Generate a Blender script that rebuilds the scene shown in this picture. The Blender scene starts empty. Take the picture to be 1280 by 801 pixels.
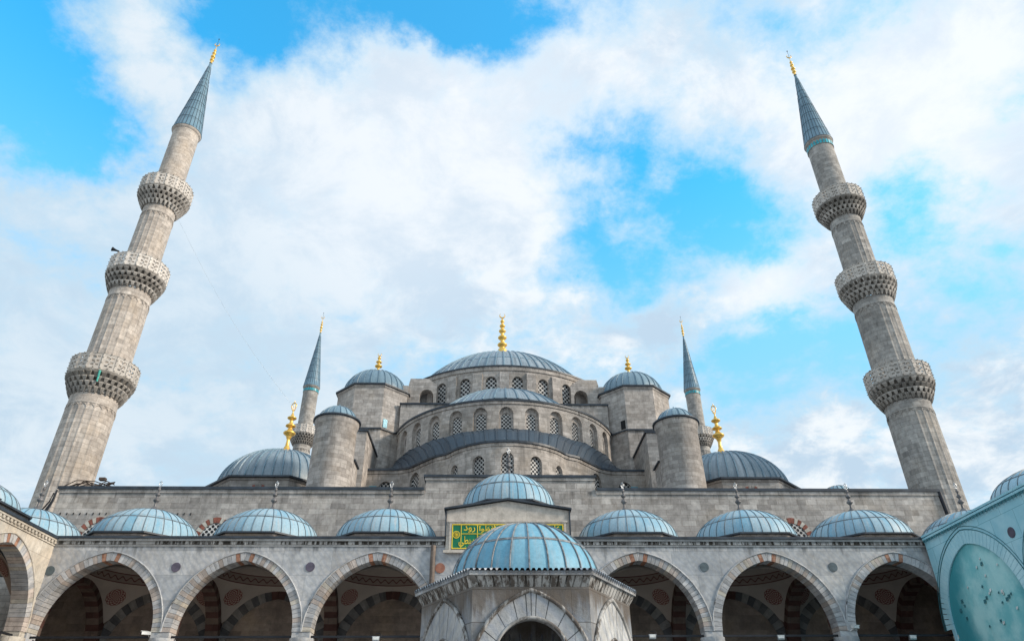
import bpy, bmesh, math, random
from math import sin, cos, pi, radians as R_, sqrt, acos, atan2
from mathutils import Vector, Matrix
random.seed(7)
S = bpy.context.scene
COL = S.collection

# ------------------------------------------------------------------ materials
class NT:
    def __init__(s, tree): s.t = tree; s.n = tree.nodes; s.l = tree.links
    def add(s, typ, **kw):
        n = s.n.new(typ)
        for k, v in kw.items():
            if k.startswith('i_'):
                key = k[2:]
                key = int(key) if key.isdigit() else key.replace('_', ' ')
                s.set(n.inputs[key], v)
            else: setattr(n, k, v)
        return n
    def set(s, inp, v):
        if hasattr(v, 'is_linked') or isinstance(v, bpy.types.NodeSocket): s.l.new(v, inp)
        else:
            if isinstance(v, tuple) and len(v) == 3 and inp.type == 'RGBA': v = (*v, 1)
            inp.default_value = v
    def math(s, op, a, b=None, c=None, clamp=False):
        n = s.n.new('ShaderNodeMath'); n.operation = op; n.use_clamp = clamp
        s.set(n.inputs[0], a)
        if b is not None: s.set(n.inputs[1], b)
        if c is not None: s.set(n.inputs[2], c)
        return n.outputs[0]
    def vmath(s, op, a, b=None, scale=None):
        n = s.n.new('ShaderNodeVectorMath'); n.operation = op
        s.set(n.inputs[0], a)
        if b is not None: s.set(n.inputs[1], b)
        if scale is not None: s.set(n.inputs['Scale'], scale)
        return n.outputs['Value'] if op in ('DOT_PRODUCT', 'LENGTH', 'DISTANCE') else n.outputs[0]
    def mix(s, f, a, b, mode='MIX'):
        n = s.n.new('ShaderNodeMix'); n.data_type = 'RGBA'; n.blend_type = mode
        s.set(n.inputs[0], f); s.set(n.inputs[6], a); s.set(n.inputs[7], b)
        return n.outputs[2]
    def ramp(s, v, lo, hi, a=0.0, b=1.0, smooth=True):
        n = s.n.new('ShaderNodeMapRange'); n.interpolation_type = 'SMOOTHSTEP' if smooth else 'LINEAR'
        s.set(n.inputs[0], v)
        for i, x in zip((1, 2, 3, 4), (lo, hi, a, b)): n.inputs[i].default_value = x
        return n.outputs[0]
    def noise(s, vec, scale, detail=4, rough=.55, dist=0):
        n = s.n.new('ShaderNodeTexNoise'); s.l.new(vec, n.inputs['Vector'])
        n.inputs['Scale'].default_value = scale; n.inputs['Detail'].default_value = detail
        n.inputs['Roughness'].default_value = rough; n.inputs['Distortion'].default_value = dist
        return n.outputs['Fac']
    def mapping(s, vec, scale=(1, 1, 1), rot=(0, 0, 0), loc=(0, 0, 0)):
        n = s.n.new('ShaderNodeMapping'); s.l.new(vec, n.inputs[0])
        n.inputs['Scale'].default_value = scale; n.inputs['Rotation'].default_value = rot
        s.set(n.inputs['Location'], loc)
        return n.outputs[0]

MATS = {}
def newmat(name):
    m = bpy.data.materials.new(name); m.use_nodes = True
    nt = NT(m.node_tree); bs = m.node_tree.nodes['Principled BSDF']
    MATS[name] = m
    return m, nt, bs
def coords(nt):
    tc = nt.add('ShaderNodeTexCoord'); geo = nt.add('ShaderNodeNewGeometry'); oi = nt.add('ShaderNodeObjectInfo')
    off = nt.math('MULTIPLY', nt.math('FLOOR', nt.math('MULTIPLY', oi.outputs['Random'], 37)), 3.0)
    comb = nt.add('ShaderNodeCombineXYZ'); nt.set(comb.inputs[0], off)
    uv = nt.vmath('ADD', tc.outputs['UV'], comb.outputs[0])
    return uv, geo.outputs['Position'], tc, oi

def stone(name, c1, c2, mort, bw=.95, bh=.4, grime=.5, streak=.4, vein=0., warm=.3, warmc=(.52, .38, .24), patch=.35, drip=0., rough=.85, spec=.25, bump=.25, dripdark=(.035, .03, .025), top=None, topc=None):
    m, nt, bs = newmat(name)
    uv, pos, tc, oi = coords(nt)
    nv = nt.noise(pos, .9, 2)
    br = nt.add('ShaderNodeTexBrick', offset=.5, squash=.7, squash_frequency=3)
    nt.l.new(uv, br.inputs['Vector'])
    for k, v in (('Color1', (*c1, 1)), ('Color2', (*c2, 1)), ('Mortar', (*mort, 1)), ('Scale', 1.), ('Mortar Size', .012), ('Mortar Smooth', .3), ('Bias', -.1), ('Brick Width', bw), ('Row Height', bh)):
        br.inputs[k].default_value = v
    col = br.outputs['Color']
    # second brick layer: occasional replaced blocks, same courses
    br2 = nt.add('ShaderNodeTexBrick', offset=.5, squash=.7, squash_frequency=3)
    nt.l.new(nt.vmath('ADD', uv, (bw*40, bh*60, 0)), br2.inputs['Vector'])
    for k, v in (('Color1', (0, 0, 0, 1)), ('Color2', (1, 1, 1, 1)), ('Mortar', (.5, .5, .5, 1)), ('Scale', 1.), ('Mortar Size', .0), ('Bias', 0.), ('Brick Width', bw), ('Row Height', bh)):
        br2.inputs[k].default_value = v
    f2 = nt.ramp(br2.outputs['Color'], .62, .95)
    col = nt.mix(nt.math('MULTIPLY', f2, patch), col, tuple(x*.45 for x in c1))
    f3 = nt.ramp(br2.outputs['Color'], .3, .05)
    col = nt.mix(nt.math('MULTIPLY', f3, patch*.8), col, tuple(min(1, x*1.35) for x in c2))
    # warm ochre patches
    wn = nt.ramp(nt.noise(pos, .35, 5, .6), .48, .72)
    col = nt.mix(nt.math('MULTIPLY', wn, warm), col, warmc)
    # large grime
    gn = nt.ramp(nt.noise(pos, .22, 6, .65, .4), .42, .7)
    col = nt.mix(nt.math('MULTIPLY', gn, grime), col, tuple(x*.42 for x in c1))
    fn = nt.ramp(nt.noise(pos, 2.6, 5, .7), .25, .75, .72, 1.18)
    vv = nt.add('ShaderNodeCombineXYZ')
    for i in range(3): nt.set(vv.inputs[i], fn)
    col = nt.mix(1., col, vv.outputs[0], 'MULTIPLY')
    if vein:
        wv = nt.add('ShaderNodeTexWave', wave_type='BANDS', bands_direction='DIAGONAL')
        # each slab turns its own way
        nt.l.new(nt.mapping(nt.vmath('ADD', uv, nt.vmath('SCALE', br2.outputs['Color'], scale=7.)), (1, .8, 1), (0, 0, 0)), wv.inputs['Vector'])
        wv.inputs['Scale'].default_value = 1.7; wv.inputs['Distortion'].default_value = 4.5; wv.inputs['Detail'].default_value = 4; wv.inputs['Detail Scale'].default_value = 1.2
        col = nt.mix(nt.math('MULTIPLY', nt.ramp(wv.outputs['Fac'], .45, .95), vein), col, (c1[0]*.6, c1[1]*.66, c1[2]*.78))
    if streak:
        sn = nt.ramp(nt.noise(nt.mapping(pos, (1.6, 1.6, .13)), 1., 5, .65), .52, .76)
        col = nt.mix(nt.math('MULTIPLY', sn, streak), col, tuple(x*.3 for x in c1))
    if top:
        sp = nt.add('ShaderNodeSeparateXYZ'); nt.l.new(pos, sp.inputs[0])
        zf = None
        for (z0, z1, amt) in top:
            zr_ = nt.math('MULTIPLY', nt.ramp(sp.outputs[2], z0, z1, 0., amt, False), nt.ramp(sp.outputs[2], z1+.02, z1+.03, 1., 0., False))
            zf = zr_ if zf is None else nt.math('MAXIMUM', zf, zr_)
        tn = nt.noise(nt.mapping(pos, (2.0, 2.0, .16)), 1., 6, .7)
        tf = nt.ramp(nt.math('ADD', tn, zf), .72, .92)
        col = nt.mix(nt.math('MULTIPLY', tf, .75), col, topc or tuple(x*.24 for x in c1))
    if drip:
        dn = nt.ramp(nt.noise(nt.mapping(pos, (4.5, 4.5, .8)), 1., 4, .75), .42, .55)
        dn = nt.math('MULTIPLY', dn, nt.ramp(nt.noise(pos, .5, 2), .3, .45))
        col = nt.mix(nt.math('MULTIPLY', dn, drip), col, dripdark)
    nt.l.new(col, bs.inputs['Base Color'])
    bs.inputs['Roughness'].default_value = rough; bs.inputs['Specular IOR Level'].default_value = spec
    h = nt.math('ADD', nt.math('MULTIPLY', br.outputs['Fac'], -1.), nt.math('MULTIPLY', nt.noise(pos, 5., 5, .7), .9))
    bp = nt.add('ShaderNodeBump', i_Strength=bump, i_Distance=.05, i_Height=h)
    nt.l.new(bp.outputs[0], bs.inputs['Normal'])
    return m

def lead(name, a, b, dark, streakc, streak=.5, rough=.5, panel=.6, metallic=.0, seam=True):
    m, nt, bs = newmat(name)
    uv, pos, tc, oi = coords(nt)
    fl = nt.vmath('FLOOR', uv)
    wn = nt.add('ShaderNodeTexWhiteNoise', noise_dimensions='3D')
    nt.l.new(fl, wn.inputs['Vector'])
    col = nt.mix(nt.math('MULTIPLY', wn.outputs['Value'], panel), a, b)
    n2 = nt.ramp(nt.noise(pos, 1.3, 5, .65), .4, .7)
    col = nt.mix(nt.math('MULTIPLY', n2, .5), col, b)
    sn = nt.ramp(nt.noise(nt.mapping(uv, (2.2, .35, 1)), 1.7, 5, .7), .46, .72)
    col = nt.mix(nt.math('MULTIPLY', sn, streak), col, streakc)
    # seams darker with grime
    sx = nt.add('ShaderNodeSeparateXYZ'); nt.l.new(uv, sx.inputs[0])
    fx = nt.math('FRACT', sx.outputs[0]); fy = nt.math('FRACT', sx.outputs[1])
    ex = nt.math('MINIMUM', fx, nt.math('SUBTRACT', 1., fx))
    ey = nt.math('MINIMUM', fy, nt.math('SUBTRACT', 1., fy))
    if seam:
        s1 = nt.math('MAXIMUM', nt.ramp(ex, .07, .02), nt.ramp(ey, .035, .012))
        s1 = nt.math('MULTIPLY', s1, nt.ramp(nt.noise(pos, 3., 3, .6), .3, .6, .45, 1.))
        col = nt.mix(nt.math('MULTIPLY', s1, .6), col, dark)
    fn = nt.ramp(nt.noise(pos, 9., 4, .7), .3, .7, .88, 1.08)
    vv = nt.add('ShaderNodeCombineXYZ')
    for i in range(3): nt.set(vv.inputs[i], fn)
    col = nt.mix(1., col, vv.outputs[0], 'MULTIPLY')
    nt.l.new(col, bs.inputs['Base Color'])
    bs.inputs['Roughness'].default_value = rough; bs.inputs['Metallic'].default_value = metallic
    bs.inputs['Specular IOR Level'].default_value = .45
    bp = nt.add('ShaderNodeBump', i_Strength=.35, i_Distance=.06, i_Height=nt.noise(pos, 2.2, 4, .6))
    nt.l.new(bp.outputs[0], bs.inputs['Normal'])
    return m

def plain(name, c, rough=.7, metallic=0., var=.25, scale=3., spec=.4, c2=None, emis=None):
    m, nt, bs = newmat(name)
    geo = nt.add('ShaderNodeNewGeometry')
    f = nt.ramp(nt.noise(geo.outputs['Position'], scale, 5, .65), .3, .7)
    col = nt.mix(f, tuple(x*(1-var) for x in c), c2 or tuple(min(1, x*(1+var)) for x in c))
    nt.l.new(col, bs.inputs['Base Color'])
    bs.inputs['Roughness'].default_value = rough; bs.inputs['Metallic'].default_value = metallic
    bs.inputs['Specular IOR Level'].default_value = spec
    return m

# walls
stone('hall_stone', (.40, .365, .34), (.53, .49, .455), (.27, .23, .205), .95, .36, grime=.6, streak=.55, warm=.2, patch=.45, top=[(14.8, 17.05, .24), (17.2, 17.95, .2)])
stone('drum_stone', (.41, .37, .335), (.53, .48, .44), (.27, .23, .2), .85, .33, grime=.6, streak=.5, warm=.2, patch=0.30, top=[(20.9, 22.6, .28), (26.6, 28.0, .26), (34., 35.4, .26), (29.6, 31.0, .25)])
stone('tower_stone', (.42, .38, .35), (.54, .495, .46), (.27, .235, .205), .8, .32, grime=.5, streak=.45, warm=.2, patch=0.35, top=[(30.5, 32.6, .24), (26., 28.0, .3), (21.8, 23.7, .22)])
stone('minaret_stone_lit', (.46, .405, .36), (.57, .51, .455), (.26, .22, .185), .92, .37, grime=.35, streak=.45, warm=.3, patch=.25, bump=.4, top=[(23.4, 25.3, .22), (33., 35., .22), (42.4, 44.2, .2)])  # minaret stone with the sunlit warmth put into its colour
stone('minaret_stone_shaded', (.335, .315, .295), (.45, .425, .395), (.2, .18, .165), .92, .37, grime=.5, streak=.45, warm=.15, patch=.35, bump=.4, top=[(23.4, 25.3, .22), (33., 35., .22), (42.4, 44.2, .2)])  # same minaret stone, the grey of its shaded side put into the colour
stone('balcony_stone', (.60, .55, .50), (.70, .65, .60), (.4, .36, .32), 1.2, 5, grime=.35, streak=.35, warm=.1, patch=.2)
stone('muqarnas_stone', (.33, .30, .27), (.50, .46, .42), (.1, .09, .08), .45, .38, grime=.75, streak=.4, warm=.15, patch=.8)
stone('marble', (.44, .45, .465), (.58, .565, .555), (.3, .31, .32), 2.6, 1.25, grime=.22, streak=.35, vein=.28, warm=.3, warmc=(.5, .43, .36), patch=.3, rough=.6, bump=.1, top=[(10.5, 11.46, .3)])
stone('cornice_stone', (.42, .42, .42), (.52, .51, .5), (.3, .3, .3), 2.4, 3., grime=.3, streak=.3, warm=.1, patch=.1, drip=0.)
stone('stained_cornice', (.42, .41, .4), (.5, .49, .48), (.25, .24, .23), 2.4, 3., grime=.3, streak=.6, warm=.1, patch=.1, drip=1.)
stone('wing_stone', (.55, .5, .43), (.66, .6, .52), (.36, .32, .27), 2.2, 1.2, grime=.2, streak=.2, vein=.12, warm=.35, patch=.15)
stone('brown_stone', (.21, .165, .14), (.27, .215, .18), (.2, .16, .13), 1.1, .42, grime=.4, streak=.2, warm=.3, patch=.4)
stone('attic_stone', (.53, .47, .42), (.57, .52, .46), (.36, .31, .27), 3.4, 3., grime=.2, streak=.15, warm=.25, patch=.05)
stone('fountain_marble', (.38, .395, .415), (.53, .53, .53), (.08, .07, .06), 1.9, .72, grime=.9, streak=.75, vein=.35, warm=.38, warmc=(.28, .21, .15), patch=.5, rough=.6, drip=.35, dripdark=(.12, .095, .075), bump=.5, top=[(4.0, 5.09, .48)], topc=(.10, .075, .055))
stone('arch_marble', (.44, .445, .455), (.58, .575, .565), (.3, .3, .3), 9, 9, grime=.6, streak=.7, vein=.4, warm=.35, warmc=(.34, .26, .18), patch=0, rough=.6, bump=.5, top=[(4.0, 5.2, .30)], topc=(.10, .075, .055))
plain('scallop_lead', (.36, .38, .41), .5, .2, var=.4, scale=8)
stone('fountain_stained', (.46, .45, .44), (.56, .55, .53), (.15, .13, .12), 3, 3, grime=.5, streak=.6, warm=.3, drip=.9, dripdark=(.06, .045, .035), rough=.6, warmc=(.3, .22, .15))
stone('paving', (.36, .35, .33), (.46, .45, .43), (.2, .19, .18), 1.2, .8, grime=.3, streak=0, warm=.1)
stone('voussoir_pale', (.44, .44, .45), (.56, .545, .54), (.4, .4, .4), .9, 3., grime=.2, streak=.2, vein=.2, warm=.2, patch=.5)
stone('voussoir_pink', (.45, .385, .35), (.52, .45, .405), (.4, .34, .3), .7, 3., grime=.2, streak=.2, warm=.1, patch=.5)
stone('voussoir_cream', (.50, .46, .40), (.57, .525, .46), (.4, .34, .3), .7, 3., grime=.2, streak=.2, warm=.2, patch=.3)
stone('voussoir_red', (.38, .19, .125), (.46, .28, .20), (.3, .12, .08), .2, .2, grime=.5, streak=.3, warm=0, patch=.5)
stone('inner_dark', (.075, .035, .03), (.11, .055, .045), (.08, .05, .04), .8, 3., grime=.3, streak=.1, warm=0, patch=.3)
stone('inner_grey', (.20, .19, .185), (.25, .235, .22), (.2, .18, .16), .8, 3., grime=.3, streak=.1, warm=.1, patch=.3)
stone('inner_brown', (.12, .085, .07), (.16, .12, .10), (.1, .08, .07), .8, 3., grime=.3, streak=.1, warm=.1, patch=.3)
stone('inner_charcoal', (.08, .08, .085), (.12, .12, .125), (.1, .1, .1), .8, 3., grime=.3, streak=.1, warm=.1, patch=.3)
plain('plaster', (.36, .305, .27), .9, var=.08, scale=.8)
plain('seam_dark', (.12, .15, .17), .5, var=.5)
plain('coping', (.035, .045, .06), .45, var=.4, scale=1.2)
plain('gold', (.85, .50, .10), .35, .55, var=.12, c2=(.95, .62, .16), spec=.6)
plain('finial_lead', (.15, .14, .14), .5, .3, var=.4)
plain('silver', (.5, .52, .54), .35, .8, var=.2)
plain('turquoise', (.03, .33, .40), .35, var=.35, scale=2.)
plain('iron', (.02, .022, .028), .5, .3)
plain('rust_iron', (.10, .07, .055), .7, .2)
plain('white_paint', (.72, .72, .70), .4)
plain('glass_pale', (.16, .34, .42), .2, .2)
plain('purple_stone', (.10, .085, .12), .5)
plain('grey_stone', (.09, .12, .135), .5)
plain('porphyry', (.30, .13, .085), .6)
plain('opening_dark', (.012, .012, .013), .9)
plain('patina', (.10, .50, .42), .6)
plain('sign_green', (.0, .16, .075), .45, var=.15)
plain('sign_gold', (.85, .62, .05), .4, .1, var=.1)
plain('red_brick', (.24, .085, .06), .85, var=.4, scale=5)
plain('bulb', (.35, .33, .30), .4)
lead('lead_teal', (.17, .37, .50), (.35, .48, .55), (.16, .22, .26), (.46, .44, .43), .7, .55, .9)
lead('lead_teal_dark', (.12, .33, .46), (.20, .42, .54), (.14, .19, .22), (.36, .42, .45), .55, .55, .8, seam=False)
lead('lead_pale', (.27, .47, .58), (.40, .57, .66), (.2, .3, .35), (.5, .58, .62), .4, .55, .7)
plain('rib_lead', (.20, .21, .22), .6, .0, var=.5, scale=6)
lead('lead_grey', (.18, .24, .285), (.31, .365, .41), (.03, .035, .045), (.05, .065, .085), .85, .42, .8)
lead('lead_blue_grey', (.15, .24, .31), (.24, .345, .41), (.03, .05, .07), (.07, .11, .15), .6, .4, .7)
lead('lead_dark', (.018, .03, .048), (.038, .06, .085), (.01, .014, .02), (.11, .13, .15), .35, .5, .8)
lead('lead_mid', (.045, .07, .10), (.085, .115, .15), (.01, .014, .02), (.14, .17, .2), .4, .5, .8)
lead('lead_cone', (.13, .23, .30), (.20, .32, .40), (.04, .06, .08), (.07, .12, .16), .4, .4, .5)

def mat_grille(nm='pierced_grille', sc=4.1):
    m, nt, bs = newmat(nm)
    tc = nt.add('ShaderNodeTexCoord'); geo = nt.add('ShaderNodeNewGeometry')
    v = nt.add('ShaderNodeTexVoronoi', voronoi_dimensions='2D'); v.inputs['Scale'].default_value = 1.; v.inputs['Randomness'].default_value = 0.
    nt.l.new(nt.mapping(tc.outputs['UV'], (sc, sc, 1), (0, 0, R_(45))), v.inputs['Vector'])
    hole = nt.ramp(v.outputs['Distance'], .43, .36)
    st = nt.mix(nt.ramp(nt.noise(geo.outputs['Position'], 1.5), .35, .65), (.46, .44, .42), (.68, .66, .63))
    nt.l.new(nt.mix(hole, st, (.012, .014, .018)), bs.inputs['Base Color'])
    bs.inputs['Roughness'].default_value = .8
    bp = nt.add('ShaderNodeBump', i_Strength=.8, i_Distance=.08, i_Height=nt.math('SUBTRACT', 1., hole))
    nt.l.new(bp.outputs[0], bs.inputs['Normal'])
mat_grille()
mat_grille('pierced_grille_wide', 3.0)
def mat_rosette():   # painted rosette: red petals on plaster, polar in the disc's own UV
    m, nt, bs = newmat('painted_rosette')
    tc = nt.add('ShaderNodeTexCoord'); sx = nt.add('ShaderNodeSeparateXYZ'); nt.l.new(tc.outputs['UV'], sx.inputs[0])
    r = nt.vmath('LENGTH', tc.outputs['UV']); a = nt.math('ARCTAN2', sx.outputs[1], sx.outputs[0])
    p = nt.math('MULTIPLY', nt.math('SINE', nt.math('MULTIPLY', a, 11.)), nt.math('SINE', nt.math('MULTIPLY', r, 36.)))
    f = nt.ramp(p, -.15, .1)
    nt.l.new(nt.mix(f, (.34, .26, .22), (.15, .03, .028)), bs.inputs['Base Color']); bs.inputs['Roughness'].default_value = .9
mat_rosette()
def mat_band():      # painted scroll border under the little domes
    m, nt, bs = newmat('painted_band')
    tc = nt.add('ShaderNodeTexCoord'); sx = nt.add('ShaderNodeSeparateXYZ'); nt.l.new(tc.outputs['UV'], sx.inputs[0])
    u, v = sx.outputs[0], sx.outputs[1]
    w = nt.math('MULTIPLY', nt.math('SINE', nt.math('MULTIPLY', u, 13.)), .09)
    d = nt.math('ABSOLUTE', nt.math('SUBTRACT', nt.math('SUBTRACT', v, .28), w))
    f = nt.ramp(d, .05, .025)
    e = nt.math('MAXIMUM', nt.ramp(v, .06, .045), nt.ramp(v, .50, .515))
    d2 = nt.ramp(nt.math('SINE', nt.math('MULTIPLY', u, 18.)), .2, .5)
    f = nt.math('MAXIMUM', f, e)
    col = nt.mix(f, (.26, .205, .175), (.11, .03, .03))
    nt.l.new(col, bs.inputs['Base Color']); bs.inputs['Roughness'].default_value = .9
mat_band()
def mat_sheet(name, c1, c2, brick):
    m, nt, bs = newmat(name)
    uv, pos, tc, oi = coords(nt)
    col = nt.mix(nt.ramp(nt.noise(pos, .8, 5, .6), .35, .65), c1, c2)
    if brick:
        br = nt.add('ShaderNodeTexBrick', offset=.5); nt.l.new(uv, br.inputs['Vector'])
        for k, v in (('Color1', (1, 1, 1, 1)), ('Color2', (.9, .94, .95, 1)), ('Mortar', (.45, .6, .62, 1)), ('Scale', 1.), ('Mortar Size', .012), ('Brick Width', 1.7), ('Row Height', 1.25)): br.inputs[k].default_value = v
        col = nt.mix(1., col, br.outputs['Color'], 'MULTIPLY')
    nt.l.new(col, bs.inputs['Base Color']); bs.inputs['Roughness'].default_value = .6
    if name == 'sheet_deep':   # the print shows a dim vault: darker towards the arch
        r_ = nt.vmath('LENGTH', nt.mapping(nt.vmath('ADD', tc.outputs['UV'], nt.vmath('SCALE', nt.vmath('SUBTRACT', pos, pos), scale=1.)), (1., .8, 1.), loc=(-.5, .15, 0)))
        r_ = nt.math('ADD', r_, nt.math('MULTIPLY', nt.math('SUBTRACT', nt.noise(pos, 1.5, 3), .5), .8))
        nt.l.new(nt.mix(nt.ramp(r_, 1.6, 2.7), col, (.05, .31, .36)), bs.inputs['Base Color'])
    bp = nt.add('ShaderNodeBump', i_Strength=.5, i_Distance=.12, i_Height=nt.noise(nt.mapping(pos, (.6, .6, .25)), 2., 3))
    nt.l.new(bp.outputs[0], bs.inputs['Normal'])
mat_sheet('sheet_pale', (.33, .64, .74), (.46, .74, .82), True)
mat_sheet('sheet_ring', (.40, .69, .77), (.52, .78, .84), False)
mat_sheet('sheet_deep', (.20, .57, .60), (.46, .78, .78), False)
plain('sheet_line', (.04, .17, .20), .7)

# ------------------------------------------------------------------ mesh builder
class MB:
    def __init__(s): s.v = []; s.f = []; s.uv = []; s.m = []; s.sm = []
    def face(s, pts, uvs=None, m=0, smooth=False):
        b = len(s.v); s.v += [tuple(p) for p in pts]; s.f.append(tuple(range(b, b+len(pts))))
        if uvs is None:
            a, c, d = Vector(pts[0]), Vector(pts[1]), Vector(pts[2])
            n = (c-a).cross(d-a)
            if n.length < 1e-9 and len(pts) > 3: n = (d-a).cross(Vector(pts[3])-a)
            if n.length < 1e-9: n = Vector((0, 0, 1))
            n.normalize()
            if abs(n.z) > .75: uvs = [(p[0], p[1]) for p in pts]
            else:
                t = Vector((0, 0, 1)).cross(n); t.normalize()
                if abs(t.x) >= abs(t.y): t = t if t.x > 0 else -t
                else: t = t if t.y > 0 else -t
                uvs = [(t.x*p[0]+t.y*p[1], p[2]) for p in pts]
        s.uv.append(uvs); s.m.append(m); s.sm.append(smooth)
    def hexa(s, P, m=0):   # P: 8 corners, 0-3 bottom loop, 4-7 top loop
        for q in ((0, 3, 2, 1), (4, 5, 6, 7), (0, 1, 5, 4), (1, 2, 6, 5), (2, 3, 7, 6), (3, 0, 4, 7)):
            s.face([P[i] for i in q], None, m)
    def box(s, x0, x1, y0, y1, z0, z1, m=0, M=None):
        P = [(x0, y0, z0), (x1, y0, z0), (x1, y1, z0), (x0, y1, z0), (x0, y0, z1), (x1, y0, z1), (x1, y1, z1), (x0, y1, z1)]
        if M: P = [M(*p) for p in P]
        s.hexa(P, m)
    def lathe(s, prof, n, c=(0, 0), a0=0., a1=2*pi, m=0, smooth=True, us=None, vs=1., rmod=None, v0=0.):
        full = abs(a1-a0-2*pi) < 1e-6
        rmax = max(p[0] for p in prof); us = us or rmax
        vac = [v0]
        for i in range(1, len(prof)): vac.append(vac[-1]+sqrt((prof[i][0]-prof[i-1][0])**2+(prof[i][1]-prof[i-1][1])**2)*vs)
        base = len(s.v)
        for i, (r, z) in enumerate(prof):
            for j in range(n+1 if not full else n):
                a = a0+(a1-a0)*j/n
                rr = r*(rmod(j) if rmod else 1)
                s.v.append((c[0]+rr*sin(a), c[1]-rr*cos(a), z))
        w = n if full else n+1
        for i in range(len(prof)-1):
            for j in range(n):
                j2 = (j+1) % w
                f = (base+i*w+j, base+i*w+j2, base+(i+1)*w+j2, base+(i+1)*w+j)
                u0 = (a0+(a1-a0)*j/n)*us; u1 = (a0+(a1-a0)*(j+1)/n)*us
                s.f.append(f); s.uv.append([(u0, vac[i]), (u1, vac[i]), (u1, vac[i+1]), (u0, vac[i+1])]); s.m.append(m); s.sm.append(smooth)
    def ngon_lathe(s, prof, n, c, phase=0., m=0):   # faceted: prof radii are apothems
        k = 1/cos(pi/n); side = lambda r: 2*r*math.tan(pi/n)
        for i in range(len(prof)-1):
            (r0, z0), (r1, z1) = prof[i], prof[i+1]
            for j in range(n):
                a, b = phase+(j-.5)*2*pi/n, phase+(j+.5)*2*pi/n
                P = [(c[0]+r0*k*sin(a), c[1]-r0*k*cos(a), z0), (c[0]+r0*k*sin(b), c[1]-r0*k*cos(b), z0), (c[0]+r1*k*sin(b), c[1]-r1*k*cos(b), z1), (c[0]+r1*k*sin(a), c[1]-r1*k*cos(a), z1)]
                w = side(max(r0, r1)); s.face(P, [(j*w, z0), (j*w+w, z0), (j*w+w, z1 if abs(z1-z0) > .01 else z0+abs(r1-r0)), (j*w, z1 if abs(z1-z0) > .01 else z0+abs(r1-r0))], m)
    def tube(s, pts, r, n=6, m=0, closed=False):
        pts = [Vector(p) for p in pts]; N = len(pts); base = len(s.v)
        up0 = None
        for i, p in enumerate(pts):
            t = (pts[(i+1) % N if closed else min(i+1, N-1)]-pts[(i-1) % N if closed else max(i-1, 0)]).normalized()
            ref = Vector((0, 0, 1)) if abs(t.z) < .95 else Vector((1, 0, 0))
            a = t.cross(ref).normalized(); b = t.cross(a)
            rr = r[i] if isinstance(r, (list, tuple)) else r
            for k in range(n):
                q = p+a*rr*cos(2*pi*k/n)+b*rr*sin(2*pi*k/n); s.v.append(tuple(q))
        for i in range(N if closed else N-1):
            for k in range(n):
                i2 = (i+1) % N
                s.f.append((base+i*n+k, base+i*n+(k+1) % n, base+i2*n+(k+1) % n, base+i2*n+k)); s.uv.append([(k/n, i), ((k+1)/n, i), ((k+1)/n, i+1), (k/n, i+1)]); s.m.append(m); s.sm.append(True)
    def build(s, name, mats, parent=None, origin=None):
        if isinstance(mats, str): mats = [mats]
        o3 = Vector(origin) if origin is not None else (parent['_o'] if False else Vector((0, 0, 0)))
        if origin is None and parent is not None: o3 = wpos(parent)
        me = bpy.data.meshes.new(name)
        me.from_pydata([tuple(Vector(v)-o3) for v in s.v], [], s.f)
        ul = me.uv_layers.new(name='UVMap')
        flat = [c for f in s.uv for uv in f for c in uv]
        ul.data.foreach_set('uv', flat)
        me.polygons.foreach_set('material_index', s.m); me.polygons.foreach_set('use_smooth', s.sm)
        for x in mats: me.materials.append(MATS[x])
        me.update()
        o = bpy.data.objects.new(name, me); COL.objects.link(o)
        if parent is not None: o.parent = parent
        elif origin is not None: o.location = o3
        return o
def wpos(o):
    p = Vector((0, 0, 0))
    while o is not None: p += o.location; o = o.parent
    return p
def thing(name, label, cat, loc=(0, 0, 0), group=None):
    o = bpy.data.objects.new(name, None); COL.objects.link(o); o.location = loc; o.empty_display_size = .5
    o['label'] = label; o['category'] = cat
    if group: o['group'] = group
    return o
def tag(o, label, cat, group=None):
    o['label'] = label; o['category'] = cat
    if group: o['group'] = group
    return o
def copy_tree(o, parent=None):
    c = o.copy(); COL.objects.link(c)
    c.parent = parent
    for ch in list(o.children): copy_tree(ch, c)
    return c

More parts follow.
